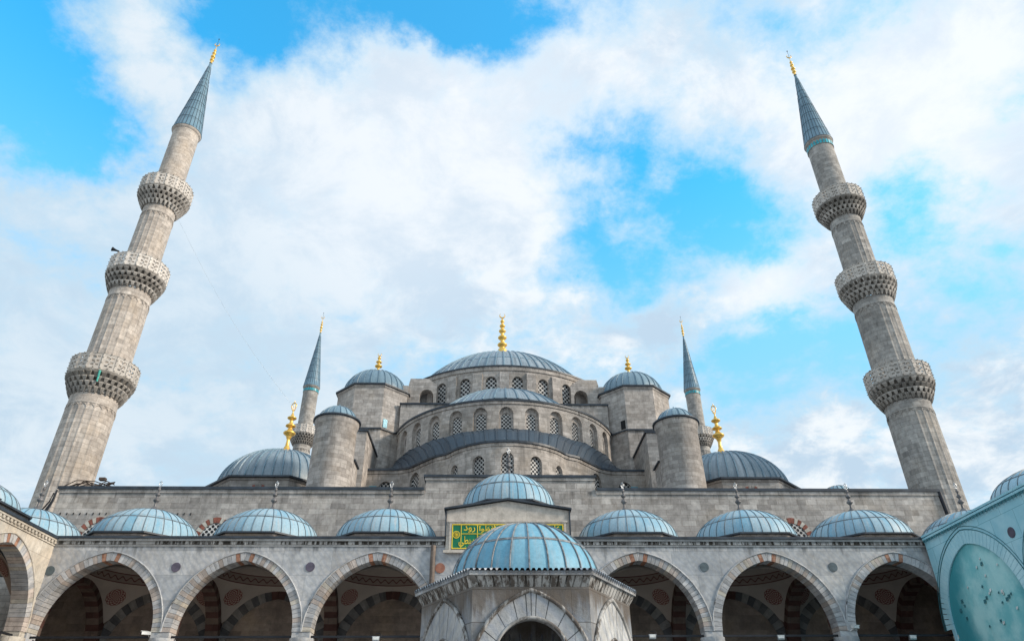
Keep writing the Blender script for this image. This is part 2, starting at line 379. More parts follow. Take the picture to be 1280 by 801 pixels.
# ------------------------------------------------------------------ arches
def arc(uc, h, zs, rise, n=10):
    c = (rise*rise-h*h)/(2*h); Rr = h+c; ap = acos(max(-1, min(1, c/Rr)))
    L = [(uc+c-Rr*cos(ap*i/n), zs+Rr*sin(ap*i/n)) for i in range(n+1)]
    return L+[(2*uc-u, z) for u, z in reversed(L[:-1])]
def arch_wall(mb, M, u0, u1, zb, zt, arches, t, back=False, du=1e9, m=0, mi=None, n=10, reveal=True):
    mi = m if mi is None else mi
    def q(ua, ub, za0, zb0, za1, zb1, d=0.):
        mb.face([M(ua, d, za0), M(ub, d, zb0), M(ub, d, zb1), M(ua, d, za1)], [(ua, za0), (ub, zb0), (ub, zb1), (ua, za1)], m)
    def solid(a, b):
        k = max(1, int(math.ceil((b-a)/du)))
        for i in range(k):
            x, y = a+(b-a)*i/k, a+(b-a)*(i+1)/k
            for d in ([0., t] if back else [0.]): q(x, y, zb, zb, zt, zt, d)
            if back: mb.face([M(x, 0, zt), M(y, 0, zt), M(y, t, zt), M(x, t, zt)], None, m)
    cur = u0
    for (uc, h, zs, rise, sill) in sorted(arches):
        if uc-h > cur+1e-6: solid(cur, uc-h)
        P = arc(uc, h, zs, rise, n)
        for (a, za), (b, zb2) in zip(P[:-1], P[1:]):
            for d in ([0., t] if back else [0.]):
                q(a, b, za, zb2, zt, zt, d)
                if sill > zb+1e-6: q(a, b, zb, zb, sill, sill, d)
            if back: mb.face([M(a, 0, zt), M(b, 0, zt), M(b, t, zt), M(a, t, zt)], None, m)
            if reveal: mb.face([M(a, 0, za), M(b, 0, zb2), M(b, t, zb2), M(a, t, za)], [(0, za), (0, zb2), (t, zb2), (t, za)], mi)
        if reveal:
            for uu in (uc-h, uc+h):
                if zs > sill: mb.face([M(uu, 0, sill), M(uu, t, sill), M(uu, t, zs), M(uu, 0, zs)], [(0, sill), (t, sill), (t, zs), (0, zs)], mi)
            if sill > zb+1e-6: mb.face([M(uc-h, 0, sill), M(uc+h, 0, sill), M(uc+h, t, sill), M(uc-h, t, sill)], None, mi)
        cur = uc+h
    if u1 > cur+1e-6: solid(cur, u1)
def ring(mb, M, uc, h, zs, rise, w, d0, d1, N, mats, gap=.012, amin=0.):
    c = (rise*rise-h*h)/(2*h); Rr = h+c; ap = acos(max(-1, min(1, c/Rr)))
    for side in (-1, 1):
        for i in range(N):
            a0 = amin+(ap-amin)*i/N; a1 = amin+(ap-amin)*(i+1)/N
            g = gap/Rr/2
            def pt(a, r, d):
                u = c-r*cos(a); return M(uc+side*(-u), d, zs+r*sin(a)) if side == 1 else M(uc+u, d, zs+r*sin(a))
            # pieces: left side u = c - r cos a (negative); right side mirrored
            def pp(a, r, d):
                u = (c-r*cos(a)); u = u if side == -1 else -u
                return M(uc+u, d, zs+r*sin(a))
            m = mats(i, N, side)
            P = [pp(a0+g, Rr, d0), pp(a1-g, Rr, d0), pp(a1-g, Rr+w, d0), pp(a0+g, Rr+w, d0), pp(a0+g, Rr, d1), pp(a1-g, Rr, d1), pp(a1-g, Rr+w, d1), pp(a0+g, Rr+w, d1)]
            ou = random.random()*5
            for q in ((0, 1, 2, 3), (4, 7, 6, 5), (0, 4, 5, 1), (3, 2, 6, 7), (1, 5, 6, 2), (0, 3, 7, 4)):
                mb.face([P[k] for k in q], [(ou, 0), (ou+.35, 0), (ou+.35, w), (ou, w)], m)
    # key wedge
    e = w*c/Rr
    if e > .02:
        z0 = zs+Rr*sin(ap); z1 = zs+(Rr+w)*sin(ap)
        P = [M(uc, d0, z0+.02), M(uc+e*.9, d0, z1), M(uc-e*.9, d0, z1), M(uc, d1, z0+.02), M(uc+e*.9, d1, z1), M(uc-e*.9, d1, z1)]
        mb.face([P[0], P[1], P[2]], None, mats(N-1, N, 1)); mb.face([P[3], P[5], P[4]], None, mats(N-1, N, 1)); mb.face([P[1], P[4], P[5], P[2]], None, mats(N-1, N, 1))
def arch_line(M, uc, h, zs, rise, d, amin=0., n=14):
    c = (rise*rise-h*h)/(2*h); Rr = h+c; ap = acos(c/Rr)
    L = [(c-Rr*cos(amin+(ap-amin)*i/n), zs+Rr*sin(amin+(ap-amin)*i/n)) for i in range(n+1)]
    return [M(uc+u, d, z) for u, z in L]+[M(uc-u, d, z) for u, z in reversed(L[:-1])]

def cyl_map(cx, cy, R): return lambda u, d, z: (cx+(R-d)*sin(u/R), cy-(R-d)*cos(u/R), z)
def grille_panel(M, uc, h, zs, rise, sill, d):
    mb = MB(); P = arc(uc, h, zs, rise, 8)
    for (a, za), (b, zb) in zip(P[:-1], P[1:]):
        mb.face([M(a, d, sill), M(b, d, sill), M(b, d, zb), M(a, d, za)], [(a-uc, sill), (b-uc, sill), (b-uc, zb), (a-uc, za)], 0)
    return mb

# ------------------------------------------------------------------ domes, finials
def dome_mb(c, z, r, h, ribs, rows, n=None, a0=0., a1=2*pi, ribw=.05, ribh=.035, top=90, flare=.0, hseam=True, cap=False, seams=None):
    mb = MB(); n = n or max(48, ribs*2); K = 18
    prof = []
    if flare: prof.append((r+flare, z-.03))
    if cap:
        Rc = (r*r+h*h)/(2*h); am = math.asin(r/Rc) if h < r else pi-math.asin(r/Rc)
        fr = lambda t: Rc*sin(am*(1-t)); fz = lambda t: z+h-Rc+Rc*cos(am*(1-t))
    else:
        fr = lambda t: r*cos(R_(top)*t); fz = lambda t: z+h*sin(R_(top)*t)
    prof += [(fr(i/K), fz(i/K)) for i in range(K+1)]
    L = sum(sqrt((prof[i+1][0]-prof[i][0])**2+(prof[i+1][1]-prof[i][1])**2) for i in range(len(prof)-1))
    mb.lathe(prof, n, c, a0, a1, 0, True, us=ribs/(2*pi), vs=rows/L)
    for j in range(ribs):
        a = 2*pi*j/ribs
        if not (a0-1e-6 <= a <= a1+1e-6 or a0-1e-6 <= a-2*pi <= a1+1e-6): continue
        pts = []
        kk = K-1 if j % 2 == 0 else K-3
        for i in range(0, kk+1):
            rr = fr(i/K)+.005; pts.append((c[0]+rr*sin(a), c[1]-rr*cos(a), fz(i/K)+.005))
        for i in range(len(pts)-1):
            p, q = Vector(pts[i]), Vector(pts[i+1]); tn = Vector((cos(a), sin(a), 0))*ribw/2
            up = (q-p).cross(tn).normalized()*ribh
            if up.z < 0: up = -up
            mb.hexa([p-tn, p+tn, p+tn*.6+up, p-tn*.6+up, q-tn, q+tn, q+tn*.6+up, q-tn*.6+up], 1)
    if hseam:
        for s in (seams or [k/rows for k in range(1, rows)]):
            for j in range(n):
                aa, bb = a0+(a1-a0)*j/n, a0+(a1-a0)*(j+1)/n
                r1, z1 = fr(s)+.012, fz(s); r2, z2 = fr(s+.02)+.02, fz(s+.02)+.012
                mb.face([(c[0]+r1*sin(aa), c[1]-r1*cos(aa), z1), (c[0]+r1*sin(bb), c[1]-r1*cos(bb), z1), (c[0]+r2*sin(bb), c[1]-r2*cos(bb), z2), (c[0]+r2*sin(aa), c[1]-r2*cos(aa), z2)], None, 1)
    return mb
def finial_prof(H, w, kind):
    # stacked bulbs on a flared foot
    if kind == 'big': B = [(.0, .9), (.1, .8), (.25, .62), (.31, .55), (.345, .26), (.40, .62), (.455, .24), (.475, .24), (.53, .56), (.585, .2), (.60, .2), (.65, .46), (.70, .17), (.745, .36), (.79, .13), (.83, .26), (.87, .1)]
    elif kind == 'side': B = [(.0, 1.), (.06, .9), (.12, .4), (.2, .22), (.30, .18), (.36, .3), (.43, .72), (.50, .3), (.53, .22), (.57, .6), (.64, .2), (.68, .2), (.73, .55), (.78, .2), (.84, .08)]
    elif kind == 'small': B = [(.0, 1.), (.1, .7), (.2, .25), (.3, .2), (.4, .62), (.52, .2), (.6, .5), (.7, .15), (.8, .3), (.88, .1)]
    else: B = [(.0, .5), (.1, .3), (.16, .7), (.26, .3), (.32, .75), (.44, .28), (.5, .65), (.6, .25), (.65, .5), (.73, .15), (.85, .08)]
    out = []
    for i in range(len(B)-1):
        (z0, r0), (z1, r1) = B[i], B[i+1]
        for k in range(4):
            t = k/4; s = (1-cos(pi*t))/2; out.append(((r0+(r1-r0)*s)*w, (z0+(z1-z0)*t)*H))
    out.append((B[-1][1]*w, B[-1][0]*H)); out.append((.03*w, .9*H))
    return out
def finial(parent, x, y, z, H, w, kind, mat='gold', top='crescent', name='finial'):
    mb = MB(); mb.lathe([(r, z+zz) for r, zz in finial_prof(H, w, kind)], 16, (x, y), m=0)
    cr = {'big': .042, 'side': .06, 'small': .075}.get(kind, .07)*H
    zc = z+H*.9+cr
    if top == 'crescent':
        pts = [(x+cr*sin(a), y, zc-cr*cos(a)) for a in [R_(-150+300*i/18) for i in range(19)]]
        rad = [max(.1, cos(R_(-150+300*i/18)/1.75))*cr*.26 for i in range(19)]
        mb.tube(pts, rad, 6, 1)
    else:
        mb.tube([(x+cr*.75*sin(a)*(1 if cos(a) < 0 else .75), y, zc-cr*1.4*cos(a)) for a in [2*pi*i/16 for i in range(16)]], cr*.17, 5, 1, closed=True)
        mb.tube([(x, y, zc-cr*1.4), (x, y, zc+cr*2)], cr*.1, 5, 1)
    return mb.build(name, [mat, mat if mat == 'gold' else 'silver'], parent)

# ================================================================== SETTING
g = MB(); g.box(-600, 600, -300, 900, -1, 0); gr = g.build('ground', 'paving'); gr['kind'] = 'structure'

# ================================================================== PRAYER HALL
CX = .35
hall = thing('prayer_hall', 'grey stone prayer hall of a mosque with cascading lead domes behind the courtyard arcade', 'mosque', (CX, 46, 0))
# main block
mb = MB()
mb.box(-29.4, 29.7, 46, 47.3, 0, 17.1); mb.box(-29.2, 29.5, 47.3, 104, 0, 16.75)
mb.box(-5.3, 6.15, 45.99, 47.31, 17.1, 18.0)
mb.box(-29.46, -5.36, 45.92, 46.0, 16.86, 17.1); mb.box(6.21, 29.76, 45.92, 46.0, 16.86, 17.1)
mb.box(-5.36, 6.21, 45.9, 45.985, 17.8, 18.0)
mb.build('facade_wall', 'hall_stone', hall)
mb = MB()
mb.box(-29.55, -5.4, 45.84, 47.4, 17.104, 17.29); mb.box(6.25, 29.85, 45.84, 47.4, 17.104, 17.29)
mb.box(-5.45, 6.3, 45.82, 47.4, 18.004, 18.17)
mb.box(-29.3, 29.6, 47.45, 104.1, 16.754, 16.86)
mb.build('coping', 'coping', hall)
# round-headed windows low in the facade, grilled, with red and pale voussoirs
def front(Y): return lambda u, d, z: (u, Y+d, z)
for (x, z) in ((-18.7, 13.9), (19.1, 13.95), (-26.2, 13.9)):
    w = grille_panel(front(46), x, .88, z, .95, z-1.0, -.02)
    wo = w.build('window', 'pierced_grille', hall)
    rb = MB(); ring(rb, front(46), x, .93, z, 1.0, .36, -.05, .02, 8, lambda i, N, s: i % 2, gap=.02)
    ro = rb.build('arch_band', ['voussoir_cream', 'red_brick'], wo)
# row of small drain holes
mb = MB()
for k in range(13):
    x = -28.9+k*.42 if k < 8 else -22.2+(k-8)*.42
    mb.box(x, x+.05, 45.97, 46.0, 15.4, 15.55)
mb.build('drain_holes', 'opening_dark', hall)['kind'] = 'stuff'

def stone_drum(name, M, u0, u1, zb, zt, wins, t, mat, du=.9, gmat='pierced_grille', rimw=.14, outer=None):
    mb = MB(); arch_wall(mb, M, u0, u1, zb, zt, wins, t, du=du, n=8)
    if outer:  # projecting bands
        for (z0, z1, p) in outer:
            k = int((u1-u0)/.6)
            for i in range(k):
                a, b = u0+(u1-u0)*i/k, u0+(u1-u0)*(i+1)/k
                for (q0, q1) in (((a, -p, z0), (b, -p, z1)),):
                    mb.face([M(a, -p, z0), M(b, -p, z0), M(b, -p, z1), M(a, -p, z1)], [(a, z0), (b, z0), (b, z1), (a, z1)], 0)
                    mb.face([M(a, 0, z0), M(b, 0, z0), M(b, -p, z0), M(a, -p, z0)], None, 0)
                    mb.face([M(a, 0, z1), M(b, 0, z1), M(b, -p, z1), M(a, -p, z1)], None, 0)
    d = mb.build(name, mat, hall)
    for (uc, h, zs, rise, sill) in wins:
        grille_panel(M, uc, h, zs, rise, sill, t*.96).build('window', gmat, d)
    return d
def rim(M, u0, u1, z0, z1, p, name='rim', mat='coping', back=.5):
    mb = MB(); k = max(2, int((u1-u0)/.5))
    for i in range(k):
        a, b = u0+(u1-u0)*i/k, u0+(u1-u0)*(i+1)/k
        P = [M(a, -p, z0), M(b, -p, z0), M(b, back, z0), M(a, back, z0), M(a, -p, z1), M(b, -p, z1), M(b, back, z1), M(a, back, z1)]
        for q in ((0, 3, 2, 1), (4, 5, 6, 7), (0, 1, 5, 4), (2, 3, 7, 6)): mb.face([P[j] for j in q], None, 0)
    return mb.build(name, mat, hall)

# central drum and dome
cD = (CX, 75); RD = 12.75; M0 = cyl_map(cD[0], cD[1], RD)
st = RD*R_(12)
wins = [((k+.5)*st, .56, 33.75, .62, 31.75) for k in range(-15, 15)]
stone_drum('drum', M0, -15*st, 15*st, 31.0, 35.4, wins, .3, 'drum_stone', du=.7, outer=[(35.0, 35.4, .1)], gmat='pierced_grille_wide')
mb = MB()
for k in range(-15, 15):      # flat buttress pilasters between the windows
    u = k*st; w = .46
    P = [M0(u-w, -.32, 31.16), M0(u+w, -.32, 31.16), M0(u+w, 0, 31.16), M0(u-w, 0, 31.16), M0(u-w, -.26, 34.55), M0(u+w, -.26, 34.55), M0(u+w, 0, 34.85), M0(u-w, 0, 34.85)]
    mb.hexa(P)
mb.build('pilasters', 'tower_stone', hall)['kind'] = 'stuff'
rim(M0, -15*st, 15*st, 35.404, 35.56, .16)
dm = dome_mb(cD, 35.56, 11.35, 7.05, 72, 4, ribw=.14, ribh=.09, cap=True).build('main_dome', ['lead_grey', 'lead_blue_grey'], hall)
finial(dm, cD[0], cD[1], 42.2, 8.0, 1.0, 'big')
# square base of the dome
mb = MB(); mb.box(-9.7, 10.4, 61.95, 88.4, 16.86, 31.0); mb.build('dome_base', 'drum_stone', hall)
mb = MB(); mb.box(-9.8, 10.5, 61.8, 88.5, 31.004, 31.15); mb.build('roof_slab', 'coping', hall)
# flying buttresses with an arched opening beside the drum
for s in (-1, 1):
    mb = MB(); x0, x1 = (-9.3, -6.45) if s < 0 else (7.1, 9.95)
    xc = (x0+x1)/2 + (-s)*.55*(-1) * -1
    xc = -7.45 if s < 0 else 8.1
    MF = front(63.55)
    arch_wall(mb, MF, x0, x1, 31.154, 34.0, [(xc, .68, 32.75, .72, 31.3)], 1.0, back=True, n=8)
    # sloping shoulder
    xo = x0 if s < 0 else x1
    mb.hexa([(x0, 63.55, 34.004), (x1, 63.55, 34.004), (x1, 64.55, 34.004), (x0, 64.55, 34.004), (x0+(.15 if s < 0 else .9), 63.6, 34.7), (x1-(.15 if s > 0 else .9), 63.6, 34.7), (x1-(.15 if s > 0 else .9), 64.5, 34.7), (x0+(.15 if s < 0 else .9), 64.5, 34.7)])
    for e in (x0, x1): mb.face([(e, 63.55, 31.154), (e, 64.55, 31.154), (e, 64.55, 34), (e, 63.55, 34)])
    xb = (x0-.9, x0) if s < 0 else (x1, x1+.9)
    mb.box(xb[0], xb[1], 63.3, 66.6, 31.154, 33.75)
    mb.build('flying_buttress', 'tower_stone', hall)
    b2 = MB(); b2.box(xc-.8, xc+.8, 64.6, 64.8, 31.16, 33.7); b2.build('niche', 'inner_grey', hall)

# front half dome
cS = (CX, 65.5); RS = 10.7; M1 = cyl_map(cS[0], cS[1], RS)
st1 = RS*R_(12)
recess = [(k*st1, .62, 26.85, .64, 24.7) for k in range(-6, 7)]
sd = MB(); arch_wall(sd, M1, -RS*R_(88), RS*R_(88), 22, 28.0, recess, .32, du=.7, n=6)
sdo = sd.build('half_dome_drum', 'drum_stone', hall)
M1b = cyl_map(cS[0], cS[1], RS-.32)
k0 = (RS-.32)/RS
for (uc, h, zs, rise, sill) in recess:
    mb = MB(); arch_wall(mb, M1, uc-h, uc+h, sill, zs+rise+.05, [(uc, .45, 26.6, .5, sill+.15)], .12, n=6, du=9)
    off = lambda f: (lambda u, d, z: f(u, d+.321, z))
    mb2 = MB(); arch_wall(mb2, off(M1), uc-h-.05, uc+h+.05, sill, zs+rise+.1, [(uc, .45, 26.55, .5, sill+.15)], .14, n=6, du=9)
    fr = mb2.build('window', 'tower_stone', sdo)
    gp = grille_panel(off(M1), uc, .45, 26.55, .5, sill+.15, .12)
    # grille belongs to the same window: join by second material
    for f_, uv_ in zip(gp.f, gp.uv): pass
    bpy.data.objects.remove(fr)
    b = len(mb2.v); mb2.v += gp.v; mb2.f += [tuple(i+b for i in f_) for f_ in gp.f]; mb2.uv += gp.uv; mb2.m += [1]*len(gp.f); mb2.sm += gp.sm
    mb2.build('window', ['tower_stone', 'pierced_grille'], sdo)
rim(M1, -RS*R_(88), RS*R_(88), 28.004, 28.18, .16)
rim(M1, -RS*R_(88), RS*R_(88), 27.75, 28.0, .08, 'moulding', 'drum_stone', .0)
dome_mb((CX, 62.0), 28.3, 7.2, 3.45, 44, 2, ribw=.12, ribh=.08, n=96, cap=True).build('half_dome', ['lead_grey', 'lead_blue_grey'], hall)

mb = MB()
for i in range(40):
    a, b = R_(-88+176*i/40), R_(-88+176*(i+1)/40)
    g_ = lambda t, r, z: (cS[0]+r*sin(t), cS[1]-r*cos(t), z)
    mb.face([g_(a, RS, 28.17), g_(b, RS, 28.17), g_(b, 4.5, 29.0), g_(a, 4.5, 29.0)], [(i, 0), (i+1, 0), (i+1, 1), (i, 1)], 0)
mb.build('half_dome_skirt', 'lead_grey', hall)
# lower apse: exedra wall + straight shoulders, dark lead roof between
RE = 5.5; cE = (CX, 56.45); YS = 57.3; ZR = 22.6
def path_pts():   # plan curve of the lower rim, left to right, smooth S into the apse
    P = []
    for i in range(5): P.append((CX-12.2+i*.8, YS))
    a0 = -60
    P2 = [(cE[0]+RE*sin(R_(a)), cE[1]-RE*cos(R_(a))) for a in range(a0, -a0+1, 4)]
    s0 = P[-1]; s1 = P2[0]
    mid = [(s0[0]+(s1[0]-s0[0])*t, s0[1]+(s1[1]-s0[1])*(t*t*(3-2*t))) for t in (.25, .5, .75)]
    half = P+mid+P2
    m2 = [(2*CX-x, y) for x, y in reversed(P+mid)]
    return half+m2
PP = path_pts()
cum = [0.]
for a, b in zip(PP[:-1], PP[1:]): cum.append(cum[-1]+sqrt((b[0]-a[0])**2+(b[1]-a[1])**2))
tot = cum[-1]
def ME(u, d, z):
    u2 = u+tot/2; u2 = max(0, min(tot, u2))
    for i in range(len(cum)-1):
        if u2 <= cum[i+1]: break
    t = (u2-cum[i])/(cum[i+1]-cum[i]); a, b = PP[i], PP[i+1]
    tx, ty = b[0]-a[0], b[1]-a[1]; L = sqrt(tx*tx+ty*ty)
    return (a[0]+tx*t-ty/L*d*-1*-1*-1*-1*0 + (-ty/L)*d, a[1]+ty*t+(tx/L)*d, z)
def u_at_x(x):
    for i in range(len(PP)-1):
        if PP[i][0] <= x <= PP[i+1][0]: return cum[i]+(cum[i+1]-cum[i])*(x-PP[i][0])/(PP[i+1][0]-PP[i][0])-tot/2
    return 0
wx = [(CX, .5, 21.3, .55, 19.7), (CX-2.25, .5, 21.15, .55, 19.6), (CX+2.25, .5, 21.15, .55, 19.6), (CX-4.15, .45, 20.95, .5, 19.4), (CX+4.15, .45, 20.95, .5, 19.4),
      (CX-7.6, .62, 21.45, .65, 19.4), (CX+7.6, .62, 21.45, .65, 19.4), (CX-10.1, .55, 21.1, .6, 19.2), (CX+10.1, .55, 21.1, .6, 19.2)]
stone_drum('apse_wall', ME, -tot/2, tot/2, 16.87, ZR, [(u_at_x(x), h, a, b, c) for x, h, a, b, c in wx], .28, 'drum_stone', du=.45, outer=[(ZR-.25, ZR, .07)])
rim(ME, -tot/2, tot/2, ZR+.004, ZR+.17, .17)
# lead roof from rim up to the sills of the half-dome drum
mb = MB(); K = 60
for i in range(K):
    for j in range(3):
        def rp(i, j):
            s = i/K; u = (-.5+s)*(tot-3.6); a = ME(u, -.1, ZR+.16)
            th = R_(-80+160*s); b = (cS[0]+(RS+.02)*sin(th), cS[1]-(RS+.02)*cos(th), 25.05+.1*(1 if (i//3) % 2 else 0))
            t = j/3; q = [a[k]+(b[k]-a[k])*t for k in range(3)]; q[2] += .6*sin(pi*t)*min(1, 6*s*(1-s)); return q
        mb.face([rp(i, j), rp(i+1, j), rp(i+1, j+1), rp(i, j+1)], [(i*.6, j/3), (i*.6+.6, j/3), (i*.6+.6, (j+1)/3), (i*.6, (j+1)/3)], 0)
        if i % 2 == 0:
            p, q = Vector(rp(i, j)), Vector(rp(i, j+1)); mb.tube([p+Vector((0, 0, .02)), q+Vector((0, 0, .02))], .05, 5, 0)
mb.build('apse_roof', ['lead_dark'], hall)
dome_mb((CX, 56.2), ZR+.16, 4.9, 2.75, 36, 2, a0=-pi/2, a1=pi/2, ribw=.1, ribh=.07, cap=True).build('apse_dome', ['lead_mid', 'lead_dark'], hall)
for s in (-1, 1):
    mb = MB(); x_ = -10.75 if s < 0 else 11.2; mb.box(x_-.3, x_+.3, 57.0, 57.25, 20.5, 21.2); mb.build('roof_hatch', 'glass_pale', hall)
    pass

# weight towers, stair turrets, buttress walls, corner domes
for s in (-1, 1):
    tx, ty = CX+s*13.05, 64.4
    mb = MB(); ap = 3.4
    mb.ngon_lathe([(ap+.15, 16.86), (ap+.15, 28.0), (ap, 28.15), (ap, 32.35), (ap+.1, 32.45), (ap+.1, 32.6)], 8, (tx, ty))
    tw = mb.build('weight_tower', 'tower_stone', hall)
    mb = MB(); mb.ngon_lathe([(ap, 28.05), (ap+.28, 27.95), (ap+.28, 28.08), (ap, 28.22)], 8, (tx, ty)); mb.build('ledge', 'coping', tw)
    mb = MB(); mb.ngon_lathe([(ap, 32.604), (ap+.25, 32.604), (ap+.25, 32.76), (ap-.5, 32.9)], 8, (tx, ty))
    mb.build('eaves', 'coping', tw)
    d = dome_mb((tx, ty), 32.8, 3.2, 2.85, 28, 2, ribw=.1, ribh=.07).build('dome', ['lead_blue_grey', 'lead_blue_grey'], tw)
    d.name = 'dome'
    finial(tw, tx, ty, 35.5, 2.5, .62, 'small')
    # little opening low in the tower facet facing the dome
    a = -s*R_(45); nx, ny = sin(a), -cos(a); px, py = tx+nx*(ap+.01), ty+ny*(ap+.01)
    mb = MB(); tvx, tvy = cos(a), sin(a)
    MW = lambda u, dd, z: (px+tvx*u-nx*dd, py+tvy*u-ny*dd, z)
    mb.box(s*.95-.24, s*.95+.24, -.05, .03, 28.3, 29.15, 0, MW); mb.build('hatch', 'glass_pale' if s < 0 else 'opening_dark', tw)
    # buttress wall running back from the turret
    mb = MB(); x0, x1 = (CX-13.6, CX-11.7) if s < 0 else (CX+11.9, CX+13.8)
    mb.box(x0, x1, 55, 61.2, 16.87, 25.2); mb.box(min(CX+s*10.3, CX+s*12.3), max(CX+s*10.3, CX+s*12.3), 57.6, 61.5, 16.87, 22.4)
    mb.box(*(sorted((CX+s*11.6, CX+s*13.1))), 50.6, 52.3, 16.87, 20.9)
    bw = mb.build('buttress', 'tower_stone', hall)
    mb = MB(); mb.box(x0-.12, x1+.12, 54.88, 61.25, 25.204, 25.36); mb.box(*(sorted((CX+s*11.48, CX+s*13.2))), 50.5, 52.4, 20.904, 21.03)
    mb.box(*(sorted((CX+s*10.2, CX+s*12.3))), 57.5, 61.5, 22.404, 22.55)
    mb.build('coping', 'coping', bw)
    # round stair turret
    cx, cy = CX+s*13.1, 50.
    mb = MB(); mb.lathe([(1.6, 16.87), (1.55, 23.2), (1.62, 23.3), (1.68, 23.55), (1.68, 23.7)], 40, (cx, cy), smooth=True, us=1.6)
    tu = mb.build('stair_turret', 'tower_stone', hall)
    mb = MB(); mb.lathe([(1.5, 23.704), (1.8, 23.704), (1.8, 23.84), (1.45, 23.9)], 40, (cx, cy)); mb.build('eaves', 'coping', tu)
    dome_mb((cx, cy), 23.86, 1.5, 1.15, 18, 1, ribw=.07, ribh=.05, hseam=False, cap=True).build('dome', ['lead_blue_grey', 'lead_blue_grey'], tu)
    mb = MB(); mb.lathe([(.16, 24.8), (.1, 24.95), (.14, 25.05), (.02, 25.3)], 10, (cx, cy)); mb.build('knob', 'lead_blue_grey', tu)
    # corner dome
    dx, dy = CX+s*18.75, 57.
    mb = MB(); mb.ngon_lathe([(5.3, 16.87), (5.3, 19.75), (5.38, 19.8), (5.38, 19.95)], 8, (dx, dy)); cd = mb.build('corner_dome_drum', 'drum_stone', hall)
    mb = MB(); mb.ngon_lathe([(5.2, 19.954), (5.6, 19.954), (5.6, 20.09), (4.9, 20.2)], 8, (dx, dy)); mb.build('eaves', 'coping', cd)
    dome_mb((dx, dy), 20.15, 4.95, 3.75, 44, 2, ribw=.12, ribh=.08).build('dome', ['lead_grey', 'lead_blue_grey'], cd)
    finial(cd, dx, dy, 23.8, 4.75, .74, 'side', top='drop')
    for k in (-1, 0, 1):
        a = k*R_(45); nx, ny = sin(a), -cos(a); px, py = dx+nx*5.3, dy+ny*5.3
        MW = (lambda px, py, nx, ny, a: (lambda u, dd, z: (px+cos(a)*u-nx*dd, py+sin(a)*u-ny*dd, z)))(px, py, nx, ny, a)
        wo = grille_panel(MW, 0, .65, 18.35, .68, 17.0, -.02).build('window', 'pierced_grille', cd)
        # radiating red voussoirs belong to the drum's own pattern
        rb = MB(); ring(rb, MW, 0, .68, 18.35, .7, .42, -.05, .02, 7, lambda i, N, s_: i % 2, gap=.03)
        rb.build('arch_band', ['drum_stone', 'red_brick'], cd)
mb = MB(); dome_mb((31.0, 62), 22.1, 1.6, 1.0, 16, 1, hseam=False)
sb = MB(); sb.lathe([(1.15, 16.87), (1.15, 22.25)], 24, (31.0, 62)); o = sb.build('rear_turret', 'tower_stone', hall)
dome_mb((31.0, 62), 22.25, 1.2, .75, 18, 1, hseam=False).build('dome', ['lead_teal', 'lead_dark'], o)

